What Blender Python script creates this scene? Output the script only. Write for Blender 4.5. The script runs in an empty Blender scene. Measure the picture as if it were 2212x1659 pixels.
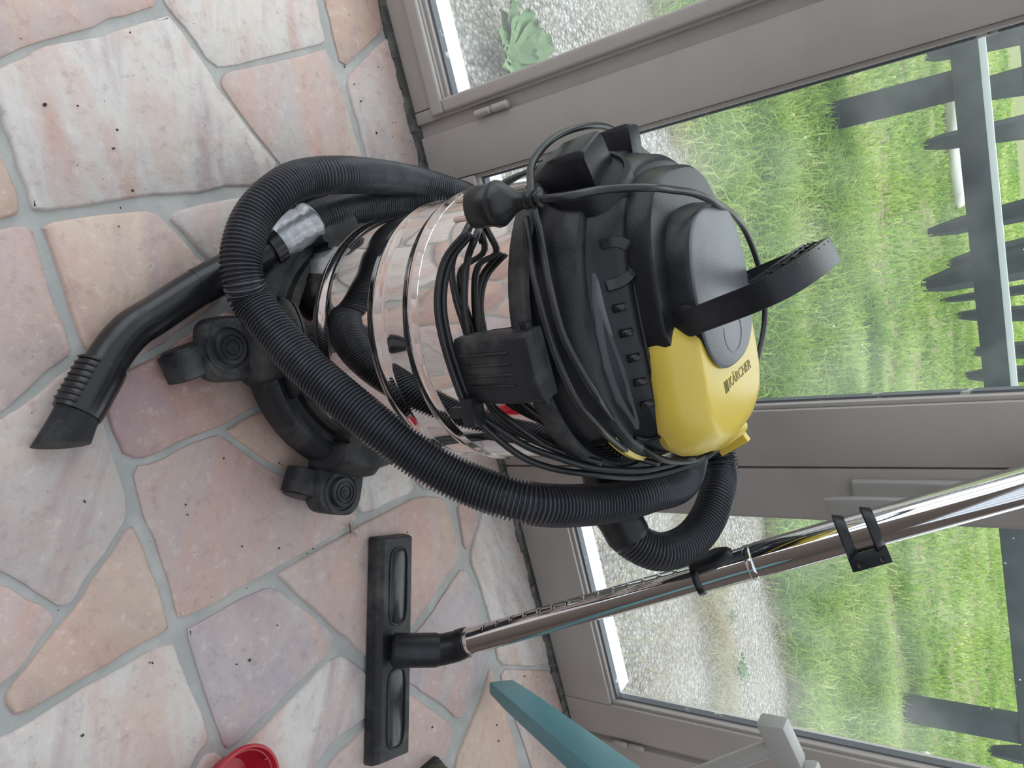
import bpy, bmesh, math, random
import numpy as np
from mathutils import Vector, Matrix, noise
PI = math.pi
SC = bpy.context.scene
COL = SC.collection
random.seed(7)

# ---------------------------------------------------------------- camera
cam_d = bpy.data.cameras.new('camera')
cam = bpy.data.objects.new('camera', cam_d)
COL.objects.link(cam)
RW = np.array([[0.236338, 0.945795, 0.222748], [0.551754, -0.319327, 0.770453], [0.79982, -0.059185, -0.597315]])                       # world axes seen from the camera (right, down, forward)
M = Matrix.Identity(4)
for i in range(3):
    M[i][0] = RW[i][0]; M[i][1] = -RW[i][1]; M[i][2] = -RW[i][2]
M[2][3] = 0.92
cam.matrix_world = M
cam_d.sensor_fit = 'HORIZONTAL'; cam_d.sensor_width = 36.0; cam_d.lens = 26.69
cam_d.clip_start = 0.02; cam_d.clip_end = 200
SC.camera = cam

# ---------------------------------------------------------------- sky and exposure
w = bpy.data.worlds.new('overcast_sky'); SC.world = w; w.use_nodes = True
nt = w.node_tree; bg = nt.nodes['Background']
tc = nt.nodes.new('ShaderNodeTexCoord'); sx = nt.nodes.new('ShaderNodeSeparateXYZ')
rp = nt.nodes.new('ShaderNodeValToRGB')
nt.links.new(tc.outputs['Generated'], sx.inputs[0]); nt.links.new(sx.outputs[2], rp.inputs[0])
rp.color_ramp.elements[0].position = 0.0; rp.color_ramp.elements[0].color = (0.80, 0.88, 0.96, 1)
rp.color_ramp.elements[1].position = 0.6; rp.color_ramp.elements[1].color = (0.93, 0.97, 1.0, 1)
nt.links.new(rp.outputs[0], bg.inputs[0]); bg.inputs[1].default_value = 1.0
SC.view_settings.view_transform = 'Standard'; SC.view_settings.look = 'None'
SC.view_settings.gamma = 1.0; SC.view_settings.use_curve_mapping = False
SC.view_settings.exposure = 1.33

# ---------------------------------------------------------------- helpers
def tag(o, label=None, cat=None, group=None, kind=None):
    if label: o['label'] = label
    if cat: o['category'] = cat
    if group: o['group'] = group
    if kind: o['kind'] = kind
    return o
def empty(name, loc=(0, 0, 0)):
    o = bpy.data.objects.new(name, None); COL.objects.link(o); o.location = loc
    o.empty_display_size = 0.05
    return o
def mesh(name, V, F, m=None, parent=None, smooth=None):
    me = bpy.data.meshes.new(name)
    me.from_pydata([tuple(map(float, v)) for v in V], [], [tuple(map(int, f)) for f in F])
    return fin(name, me, m, parent, smooth)
def fin(name, me, m, parent, smooth=None):
    if m is not None: me.materials.append(m)
    me.update()
    if smooth is not None:
        me.polygons.foreach_set('use_smooth', [True] * len(me.polygons))
        if smooth < 180: me.set_sharp_from_angle(angle=math.radians(smooth))
    o = bpy.data.objects.new(name, me); COL.objects.link(o)
    if parent is not None: attach(o, parent)
    return o
def attach(o, p):
    o.parent = p
    L = Matrix.Translation(p.location)
    q = p.parent
    while q is not None:
        L = Matrix.Translation(q.location) @ L if q.type == 'EMPTY' and False else L
        q = q.parent
    o.matrix_parent_inverse = L.inverted()
def fixn(me):
    bm = bmesh.new(); bm.from_mesh(me); bmesh.ops.recalc_face_normals(bm, faces=bm.faces); bm.to_mesh(me); bm.free()
class MB:
    """collects shapes into one mesh"""
    def __init__(s): s.V = []; s.F = []
    def add(s, V, F, X=None):
        n = len(s.V)
        if X is not None: V = [X @ Vector(v) for v in V]
        s.V += [tuple(v) for v in V]; s.F += [tuple(i + n for i in f) for f in F]
        return s
    def box(s, c, d, X=None, tx=1.0, ty=1.0):
        """centre c, size d; tx, ty shrink the top"""
        V = []
        for z in (-1, 1):
            kx = tx if z > 0 else 1; ky = ty if z > 0 else 1
            for x, y in ((-1, -1), (1, -1), (1, 1), (-1, 1)):
                V.append((c[0] + x * d[0] / 2 * kx, c[1] + y * d[1] / 2 * ky, c[2] + z * d[2] / 2))
        F = [(3, 2, 1, 0), (4, 5, 6, 7), (0, 1, 5, 4), (1, 2, 6, 5), (2, 3, 7, 6), (3, 0, 4, 7)]
        return s.add(V, F, X)
    def b6(s, x0, x1, y0, y1, z0, z1):
        return s.box(((x0 + x1) / 2, (y0 + y1) / 2, (z0 + z1) / 2), (x1 - x0, y1 - y0, z1 - z0))
    def lathe(s, prof, n=32, X=None, cap=True):
        V = []; F = []
        for r, z in prof:
            for i in range(n):
                a = 2 * PI * i / n; V.append((r * math.cos(a), r * math.sin(a), z))
        for j in range(len(prof) - 1):
            for i in range(n):
                k = (i + 1) % n; F.append((j * n + i, j * n + k, (j + 1) * n + k, (j + 1) * n + i))
        if cap:
            F.append(tuple(range(n - 1, -1, -1))); F.append(tuple((len(prof) - 1) * n + i for i in range(n)))
        return s.add(V, F, X)
    def loft(s, rings, X=None, cap=True):
        n = len(rings[0]); V = [v for r in rings for v in r]; F = []
        for j in range(len(rings) - 1):
            for i in range(n):
                k = (i + 1) % n; F.append((j * n + i, j * n + k, (j + 1) * n + k, (j + 1) * n + i))
        if cap:
            F.append(tuple(range(n - 1, -1, -1))); F.append(tuple((len(rings) - 1) * n + i for i in range(n)))
        return s.add(V, F, X)
    def sweep(s, P, sec, up=None, cap=True, scale=None):
        """section points (a along normal, b along binormal) carried along points P"""
        P = np.array(P, float); n = len(P)
        T = np.gradient(P, axis=0); T /= np.linalg.norm(T, axis=1)[:, None]
        rings = []
        if up is None:
            u = np.cross(T[0], (0, 0, 1.0))
            if np.linalg.norm(u) < .2: u = np.cross(T[0], (1.0, 0, 0))
            u /= np.linalg.norm(u)
        for i in range(n):
            if up is not None:
                u = np.array(up, float) - T[i] * np.dot(up, T[i])
            else:
                u = u - T[i] * np.dot(u, T[i])
            u = u / np.linalg.norm(u); v = np.cross(T[i], u)
            sc = 1 if scale is None else scale[i]
            rings.append([tuple(P[i] + u * a * sc + v * b * sc) for a, b in sec])
        return s.loft(rings, cap=cap)
    def tube(s, P, r, n=10, cap=True):
        r_ = [r] * len(P) if np.isscalar(r) else list(r)
        return s.sweep(P, [(math.cos(2 * PI * i / n), math.sin(2 * PI * i / n)) for i in range(n)], cap=cap, scale=r_)
    def build(s, name, m, parent=None, smooth=None, bevel=0, seg=2):
        me = bpy.data.meshes.new(name); me.from_pydata(s.V, [], s.F)
        bm = bmesh.new(); bm.from_mesh(me)
        bmesh.ops.recalc_face_normals(bm, faces=bm.faces)
        if bevel:
            ed = [e for e in bm.edges if len(e.link_faces) == 2 and e.calc_face_angle(0) > 0.5]
            bmesh.ops.bevel(bm, geom=ed, offset=bevel, segments=seg, affect='EDGES', profile=0.6, clamp_overlap=True)
        bm.to_mesh(me); bm.free()
        if bevel and smooth is None: smooth = 40
        return fin(name, me, m, parent, smooth)
def spline(P, step, closed=False):
    """Catmull-Rom through P, resampled evenly"""
    P = [np.array(p, float) for p in P]
    Q = [2 * P[0] - P[1]] + P + [2 * P[-1] - P[-2]]
    out = []
    for i in range(1, len(Q) - 2):
        a, b, c, d = Q[i - 1:i + 3]
        m = 24
        for k in range(m):
            t = k / m
            out.append(.5 * ((2 * b) + (-a + c) * t + (2 * a - 5 * b + 4 * c - d) * t * t + (-a + 3 * b - 3 * c + d) * t ** 3))
    out.append(Q[-2]); out = np.array(out)
    for _ in range(3):
        out[1:-1] = (out[:-2] + 2 * out[1:-1] + out[2:]) / 4
    L = np.r_[0, np.cumsum(np.linalg.norm(np.diff(out, axis=0), axis=1))]
    n = max(2, int(L[-1] / step)); s = np.linspace(0, L[-1], n + 1)
    return np.c_[np.interp(s, L, out[:, 0]), np.interp(s, L, out[:, 1]), np.interp(s, L, out[:, 2])]
def zto(p, d):
    """matrix with origin p and local z along d"""
    return Matrix.Translation(Vector(p)) @ Vector(d).to_track_quat('Z', 'Y').to_matrix().to_4x4()
def T(*p): return Matrix.Translation(Vector(p))
def RZ(a): return Matrix.Rotation(a, 4, 'Z')

# ---------------------------------------------------------------- materials
def mat(name, col, rough=.5, metal=0., spec=.5, bump=0, bscale=50, var=None, vscale=6, vlo=.45, vhi=.7, coat=0, coords='Object'):
    m = bpy.data.materials.new(name); m.use_nodes = True; n = m.node_tree; N = n.nodes; L = n.links
    b = N['Principled BSDF']
    b.inputs['Base Color'].default_value = (*col, 1); b.inputs['Roughness'].default_value = rough
    b.inputs['Metallic'].default_value = metal; b.inputs['Specular IOR Level'].default_value = spec
    b.inputs['Coat Weight'].default_value = coat
    t = N.new('ShaderNodeTexCoord')
    if var is not None:
        x = N.new('ShaderNodeTexNoise'); x.inputs['Scale'].default_value = vscale; x.inputs['Detail'].default_value = 8
        x.inputs['Roughness'].default_value = .65
        r = N.new('ShaderNodeMapRange'); r.inputs[1].default_value = vlo; r.inputs[2].default_value = vhi
        mx = N.new('ShaderNodeMix'); mx.data_type = 'RGBA'
        mx.inputs[6].default_value = (*col, 1); mx.inputs[7].default_value = (*var, 1)
        L.new(t.outputs[coords], x.inputs[0]); L.new(x.outputs[0], r.inputs[0]); L.new(r.outputs[0], mx.inputs[0])
        L.new(mx.outputs[2], b.inputs['Base Color'])
    if bump:
        x = N.new('ShaderNodeTexNoise'); x.inputs['Scale'].default_value = bscale; x.inputs['Detail'].default_value = 5
        bb = N.new('ShaderNodeBump'); bb.inputs['Strength'].default_value = bump; bb.inputs['Distance'].default_value = .002
        L.new(t.outputs[coords], x.inputs[0]); L.new(x.outputs[0], bb.inputs['Height']); L.new(bb.outputs[0], b.inputs['Normal'])
    return m
def stone_mat():
    m = bpy.data.materials.new('sandstone'); m.use_nodes = True; n = m.node_tree; N = n.nodes; L = n.links
    b = N['Principled BSDF']; oi = N.new('ShaderNodeObjectInfo'); tc = N.new('ShaderNodeTexCoord')
    # veins running along a direction that differs from stone to stone
    rot = N.new('ShaderNodeVectorRotate'); rot.rotation_type = 'Z_AXIS'
    mul = N.new('ShaderNodeMath'); mul.operation = 'MULTIPLY'; mul.inputs[1].default_value = 1.1
    add = N.new('ShaderNodeMath'); add.operation = 'ADD'; add.inputs[1].default_value = -0.35
    L.new(oi.outputs['Random'], mul.inputs[0]); L.new(mul.outputs[0], add.inputs[0]); L.new(add.outputs[0], rot.inputs['Angle'])
    L.new(tc.outputs['Object'], rot.inputs['Vector'])
    mp = N.new('ShaderNodeMapping'); mp.inputs['Scale'].default_value = (1.6, 8, 1)
    L.new(rot.outputs[0], mp.inputs[0])
    w4 = N.new('ShaderNodeMath'); w4.operation = 'MULTIPLY'; w4.inputs[1].default_value = 37; L.new(oi.outputs['Random'], w4.inputs[0])
    def nz(vec, sc, det, rg, dist=0):
        x = N.new('ShaderNodeTexNoise'); x.noise_dimensions = '4D'; x.inputs['Scale'].default_value = sc
        x.inputs['Detail'].default_value = det; x.inputs['Roughness'].default_value = rg; x.inputs['Distortion'].default_value = dist
        L.new(vec, x.inputs['Vector']); L.new(w4.outputs[0], x.inputs['W']); return x.outputs['Fac']
    def mixc(f, a, c2, mode='MIX'):
        x = N.new('ShaderNodeMix'); x.data_type = 'RGBA'; x.blend_type = mode
        if isinstance(f, float): x.inputs[0].default_value = f
        else: L.new(f, x.inputs[0])
        for k, v in ((6, a), (7, c2)):
            if isinstance(v, tuple): x.inputs[k].default_value = (*v, 1)
            else: L.new(v, x.inputs[k])
        return x.outputs[2]
    def rng(v, lo, hi, a=0., c=1.):
        x = N.new('ShaderNodeMapRange'); x.inputs[1].default_value = lo; x.inputs[2].default_value = hi
        x.inputs[3].default_value = a; x.inputs[4].default_value = c; L.new(v, x.inputs[0]); return x.outputs[0]
    vein = nz(mp.outputs[0], 1.6, 6, .55, .9)
    big = nz(tc.outputs['Object'], 4.0, 5, .6, .4)
    fine = nz(tc.outputs['Object'], 70, 6, .7)
    med = nz(tc.outputs['Object'], 18, 5, .65)
    c = mixc(rng(vein, .48, .66), oi.outputs['Color'], (.58, .38, .33))
    c = mixc(rng(vein, .46, .33, 0., .75), c, (.42, .31, .34))
    c = mixc(rng(big, .52, .70, 0., .75), c, (.66, .55, .47))
    c = mixc(rng(med, .50, .72, 0., .35), c, (.60, .43, .30))
    c = mixc(rng(fine, .54, .72, 0., .55), c, (.30, .21, .20))
    c = mixc(rng(fine, .44, .30, 0., .45), c, (.80, .72, .68))
    L.new(c, b.inputs['Base Color'])
    b.inputs['Roughness'].default_value = .52; b.inputs['Specular IOR Level'].default_value = .45
    h = N.new('ShaderNodeMath'); h.operation = 'MULTIPLY_ADD'; h.inputs[1].default_value = .5; L.new(fine, h.inputs[0]); L.new(med, h.inputs[2])
    bp = N.new('ShaderNodeBump'); bp.inputs['Strength'].default_value = .6; bp.inputs['Distance'].default_value = .004
    L.new(h.outputs[0], bp.inputs['Height']); L.new(bp.outputs[0], b.inputs['Normal'])
    return m
def glass_mat():
    m = bpy.data.materials.new('window_glass'); m.use_nodes = True; n = m.node_tree; N = n.nodes; L = n.links
    N.remove(N['Principled BSDF']); out = N['Material Output']
    tr = N.new('ShaderNodeBsdfTransparent'); gl = N.new('ShaderNodeBsdfGlossy'); gl.inputs['Roughness'].default_value = .01
    tr.inputs[0].default_value = (.97, .985, .975, 1)
    fr = N.new('ShaderNodeFresnel'); fr.inputs[0].default_value = 1.45
    ge = N.new('ShaderNodeNewGeometry'); nb = N.new('ShaderNodeMath'); nb.operation = 'SUBTRACT'; nb.inputs[0].default_value = 1; L.new(ge.outputs['Backfacing'], nb.inputs[1])
    ff = N.new('ShaderNodeMath'); ff.operation = 'MULTIPLY'; L.new(fr.outputs[0], ff.inputs[0]); L.new(nb.outputs[0], ff.inputs[1])
    mx = N.new('ShaderNodeMixShader'); L.new(ff.outputs[0], mx.inputs[0]); L.new(tr.outputs[0], mx.inputs[1]); L.new(gl.outputs[0], mx.inputs[2])
    # dirt film that also puts the outdoor glare into the pane; smears, dried specks
    tl = N.new('ShaderNodeBsdfTranslucent'); tl.inputs[0].default_value = (.93, .95, .94, 1)
    tc = N.new('ShaderNodeTexCoord')
    nz = N.new('ShaderNodeTexNoise'); nz.inputs['Scale'].default_value = 3.2; nz.inputs['Detail'].default_value = 4
    mp = N.new('ShaderNodeMapRange'); mp.inputs[1].default_value = .42; mp.inputs[2].default_value = .72; mp.inputs[3].default_value = .025; mp.inputs[4].default_value = .17
    L.new(tc.outputs['Object'], nz.inputs[0]); L.new(nz.outputs[0], mp.inputs[0])
    vo = N.new('ShaderNodeTexVoronoi'); vo.inputs['Scale'].default_value = 42
    sp = N.new('ShaderNodeMapRange'); sp.inputs[1].default_value = .075; sp.inputs[2].default_value = .05; sp.inputs[3].default_value = 0; sp.inputs[4].default_value = .7
    n2 = N.new('ShaderNodeTexNoise'); n2.inputs['Scale'].default_value = 7
    g2 = N.new('ShaderNodeMapRange'); g2.inputs[1].default_value = .55; g2.inputs[2].default_value = .65
    mu = N.new('ShaderNodeMath'); mu.operation = 'MULTIPLY'
    L.new(tc.outputs['Object'], vo.inputs['Vector']); L.new(vo.outputs['Distance'], sp.inputs[0])
    L.new(tc.outputs['Object'], n2.inputs[0]); L.new(n2.outputs[0], g2.inputs[0])
    L.new(sp.outputs[0], mu.inputs[0]); L.new(g2.outputs[0], mu.inputs[1])
    ad = N.new('ShaderNodeMath'); ad.operation = 'MAXIMUM'; L.new(mp.outputs[0], ad.inputs[0]); L.new(mu.outputs[0], ad.inputs[1])
    m2 = N.new('ShaderNodeMixShader'); L.new(ad.outputs[0], m2.inputs[0]); L.new(mx.outputs[0], m2.inputs[1]); L.new(tl.outputs[0], m2.inputs[2])
    L.new(m2.outputs[0], out.inputs[0])
    return m
def ground_mat(name, cols, vsc, bump, rough=.9, band=None):
    """pebbly ground: voronoi cells of the given colours"""
    m = bpy.data.materials.new(name); m.use_nodes = True; n = m.node_tree; N = n.nodes; L = n.links
    b = N['Principled BSDF']; b.inputs['Roughness'].default_value = rough; b.inputs['Specular IOR Level'].default_value = .25
    tc = N.new('ShaderNodeTexCoord'); vo = N.new('ShaderNodeTexVoronoi'); vo.inputs['Scale'].default_value = vsc
    L.new(tc.outputs['Object'], vo.inputs['Vector'])
    sp = N.new('ShaderNodeSeparateColor'); L.new(vo.outputs['Color'], sp.inputs[0])
    cr = N.new('ShaderNodeValToRGB'); e = cr.color_ramp.elements
    for i, c in enumerate(cols):
        p = i / (len(cols) - 1)
        if i < 2: e[i].position = p if i == 0 else 1; e[i].color = (*c, 1)
    for i, c in enumerate(cols[1:-1], 1):
        k = e.new(i / (len(cols) - 1)); k.color = (*c, 1)
    e[len(e) - 1].color = (*cols[-1], 1)
    L.new(sp.outputs[0], cr.inputs[0])
    dk = N.new('ShaderNodeMapRange'); dk.inputs[1].default_value = .25; dk.inputs[2].default_value = .65; dk.inputs[3].default_value = 1; dk.inputs[4].default_value = .45
    L.new(vo.outputs['Distance'], dk.inputs[0])
    mx = N.new('ShaderNodeMix'); mx.data_type = 'RGBA'; mx.blend_type = 'MULTIPLY'; mx.inputs[0].default_value = 1
    L.new(cr.outputs[0], mx.inputs[6]); L.new(dk.outputs[0], mx.inputs[7])
    nz = N.new('ShaderNodeTexNoise'); nz.inputs['Scale'].default_value = 2.5; nz.inputs['Detail'].default_value = 7
    L.new(tc.outputs['Object'], nz.inputs[0])
    r2 = N.new('ShaderNodeMapRange'); r2.inputs[1].default_value = .45; r2.inputs[2].default_value = .7; r2.inputs[3].default_value = 0; r2.inputs[4].default_value = .6
    L.new(nz.outputs[0], r2.inputs[0])
    m2 = N.new('ShaderNodeMix'); m2.data_type = 'RGBA'; L.new(r2.outputs[0], m2.inputs[0]); L.new(mx.outputs[2], m2.inputs[6])
    m2.inputs[7].default_value = (*(band or cols[0]), 1)
    L.new(m2.outputs[2], b.inputs['Base Color'])
    bp = N.new('ShaderNodeBump'); bp.inputs['Strength'].default_value = bump; bp.inputs['Distance'].default_value = .004; bp.invert = True
    L.new(vo.outputs['Distance'], bp.inputs['Height']); L.new(bp.outputs[0], b.inputs['Normal'])
    return m
def blade_mat(name, c1, c2, c3):
    m = bpy.data.materials.new(name); m.use_nodes = True; n = m.node_tree; N = n.nodes; L = n.links
    b = N['Principled BSDF']; b.inputs['Roughness'].default_value = .6; b.inputs['Specular IOR Level'].default_value = .3
    at = N.new('ShaderNodeAttribute'); at.attribute_name = 'tone'
    cr = N.new('ShaderNodeValToRGB'); e = cr.color_ramp.elements
    e[0].color = (*c1, 1); e[1].color = (*c3, 1); k = e.new(.6); k.color = (*c2, 1)
    L.new(at.outputs['Fac'], cr.inputs[0]); L.new(cr.outputs[0], b.inputs['Base Color'])
    tl = N.new('ShaderNodeBsdfTranslucent'); L.new(cr.outputs[0], tl.inputs[0])
    mx = N.new('ShaderNodeMixShader'); mx.inputs[0].default_value = .35
    L.new(b.outputs[0], mx.inputs[1]); L.new(tl.outputs[0], mx.inputs[2]); L.new(mx.outputs[0], N['Material Output'].inputs[0])
    return m

m_stone = stone_mat()
m_grout = mat('cement_grout', (.40, .40, .39), .85, spec=.2, bump=.5, bscale=60, var=(.52, .51, .49), vscale=14)
m_frame = mat('painted_frame', (.46, .425, .40), .38, var=(.41, .375, .35), vscale=9, vlo=.5, vhi=.8)
m_frame_in = mat('glazing_gasket', (.14, .15, .17), .5, var=(.55, .55, .53), vscale=22, vlo=.60, vhi=.64)
m_crevice = mat('dirty_sealant', (.10, .095, .09), .85, var=(.26, .25, .23), vscale=40)
m_sill = mat('outside_sill', (.80, .82, .84), .5)
m_wall = mat('wall_paint', (.68, .66, .63), .9)
m_brick = mat('dark_inner_wall', (.16, .12, .10), .9, var=(.22, .17, .14), vscale=8)
m_glass = glass_mat()
m_roof = bpy.data.materials.new('clouded_roof_sheet'); m_roof.use_nodes = True
_n = m_roof.node_tree; _n.nodes.remove(_n.nodes['Principled BSDF']); _t = _n.nodes.new('ShaderNodeBsdfTransparent'); _t.inputs[0].default_value = (.66, .68, .70, 1)
_n.links.new(_t.outputs[0], _n.nodes['Material Output'].inputs[0])
m_plast = mat('black_plastic', (.010, .011, .014), .36, spec=.38, bump=.12, bscale=420, var=(.036, .038, .043), vscale=9, vlo=.50, vhi=.78)
m_plast_d = mat('dusty_black_plastic', (.018, .019, .023), .48, spec=.38, bump=.2, bscale=300, var=(.10, .098, .095), vscale=14, vlo=.48, vhi=.72)
m_gloss = mat('smooth_black_plastic', (.012, .012, .014), .25, var=(.05, .05, .055), vscale=10, vlo=.55, vhi=.8)
m_greyp = mat('grey_skylit_plastic', (.13, .138, .15), .36, bump=.15, bscale=500, var=(.20, .21, .22), vscale=7, vlo=.5, vhi=.75)  # grey plastic, its colour lightened for the sky mirrored in the top
m_hose = mat('hose_plastic', (.040, .043, .052), .27, var=(.085, .087, .095), vscale=12, vlo=.5, vhi=.75)
m_cord = mat('cord_rubber', (.016, .017, .019), .33, var=(.05, .05, .05), vscale=14, vlo=.55, vhi=.8)
m_yel = mat('yellow_plastic', (.72, .53, .075), .30, var=(.66, .50, .10), vscale=6)
m_steel = mat('polished_steel', (.80, .77, .74), .045, metal=1)
m_chrome = mat('chrome_tube', (.78, .78, .79), .07, metal=1)
m_brass = mat('pin_metal', (.72, .62, .56), .25, metal=1)
m_tape = mat('silver_duct_tape', (.48, .49, .52), .34, metal=.55, bump=1.6, bscale=34)
m_red = mat('red_plastic', (.42, .015, .03), .28)
m_teal = mat('teal_paint', (.115, .30, .34), .38)
m_olive = mat('olive_rubber', (.045, .055, .03), .42, var=(.10, .11, .06), vscale=20)
m_greyh = mat('light_grey_plastic', (.42, .41, .39), .42)
m_seam = mat('olive_piping', (.20, .21, .09), .5)
m_ink = mat('dark_print', (.22, .18, .06), .5)
m_white = mat('white_print', (.85, .85, .85), .4)
m_wood = mat('dark_stained_timber', (.012, .022, .032), .6, spec=.3, bump=.3, bscale=60, var=(.025, .038, .05), vscale=9)
m_woodc = mat('rail_top_sheen', (.55, .60, .64), .15, spec=1.0)  # gloss of the wet rail top, put into a pale colour
m_concrete = ground_mat('exposed_aggregate', [(.30, .28, .25), (.50, .48, .45), (.66, .64, .62), (.24, .22, .19)], 95, .9, band=(.34, .30, .23))
m_soil = ground_mat('lawn_soil', [(.20, .27, .06), (.26, .34, .09), (.34, .33, .14), (.38, .29, .20)], 60, .8, band=(.26, .38, .10))
m_blade = blade_mat('grass_blades', (.13, .26, .03), (.33, .50, .09), (.66, .66, .30))
m_straw = blade_mat('dry_grass', (.42, .35, .20), (.58, .50, .33), (.30, .34, .14))
m_leaf = mat('weed_leaf', (.13, .25, .10), .5, var=(.24, .36, .17), vscale=30, bump=.4, bscale=90)
m_pebble = mat('pebbles', (.50, .48, .46), .8, var=(.30, .27, .24), vscale=60)
m_pale = mat('pale_stone', (.72, .71, .69), .8, bump=.4)
m_crumb = mat('crumbs', (.06, .045, .035), .9)
m_fly = mat('crane_fly_body', (.20, .15, .10), .7)
m_stain = mat('soot', (.10, .075, .06), .95)

# ---------------------------------------------------------------- floor
gs = MB(); NX = 60
gs.add([(-3.2, -2.8, -.0015), (3.4, -2.8, -.0015), (3.4, 1.14, -.0015), (-3.2, 1.14, -.0015)], [(0, 1, 2, 3)])
gs.b6(-3.2, 3.4, -2.8, 1.14, -.05, -.002)
floor = gs.build('floor', m_grout); tag(floor, kind='structure')
PAL = dict(p=(.56, .44, .42), o=(.58, .43, .35), r=(.52, .33, .29), v=(.47, .41, .44), c=(.66, .61, .58), g=(.52, .46, .44))
def stone(P, tone, jit=.0035):
    """one flagstone: irregular outline, rounded corners, worn arris, uneven height"""
    P = [Vector((a, b)) for a, b in P]
    A = sum(P[i].x * P[(i + 1) % len(P)].y - P[(i + 1) % len(P)].x * P[i].y for i in range(len(P)))
    if A < 0: P.reverse()
    Q = []
    for i in range(len(P)):                      # cut each corner a little
        a, b, c = P[i - 1], P[i], P[(i + 1) % len(P)]
        k1 = min(.012, (a - b).length * .3); k2 = min(.012, (c - b).length * .3)
        Q += [b + (a - b).normalized() * k1, b + (c - b).normalized() * k2]
    R = []
    for i in range(len(Q)):
        a, b = Q[i], Q[(i + 1) % len(Q)]; n = max(1, int((b - a).length / .035))
        for k in range(n):
            p = a.lerp(b, k / n)
            R.append(p + Vector((noise.noise((p.x * 38, p.y * 38, 1.3)), noise.noise((p.x * 38, p.y * 38, 7.7)))) * jit)
    n = len(R); h = .0022 + random.random() * .0016
    V = []; F = []
    for inset, z in ((-.0005, -.004), (.0008, h * .45), (.004, h)):
        for i in range(n):
            t = (R[(i + 1) % n] - R[i - 1]).normalized(); nn = Vector((-t.y, t.x))
            q = R[i] + nn * inset; V.append((q.x, q.y, z))
    for j in range(2):
        for i in range(n):
            k = (i + 1) % n; F.append((j * n + i, j * n + k, (j + 1) * n + k, (j + 1) * n + i))
    F.append(tuple(2 * n + i for i in range(n)))
    top = F.pop(); from mathutils.geometry import tessellate_polygon
    for t3 in tessellate_polygon([[Vector((V[i][0], V[i][1], 0)) for i in top]]): F.append(tuple(top[k] for k in t3))
    F = [f_ if len(f_) == 4 or ((Vector(V[f_[1]]) - Vector(V[f_[0]])).cross(Vector(V[f_[2]]) - Vector(V[f_[0]]))).z > 0 else f_[::-1] for f_ in F]
    o = mesh('flagstone', V, F, m_stone, floor, smooth=50)
    c = PAL[tone]; j = random.uniform(-.03, .03)
    o.color = (c[0] + j, c[1] + j, c[2] + j, 1)
    return o
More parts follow.
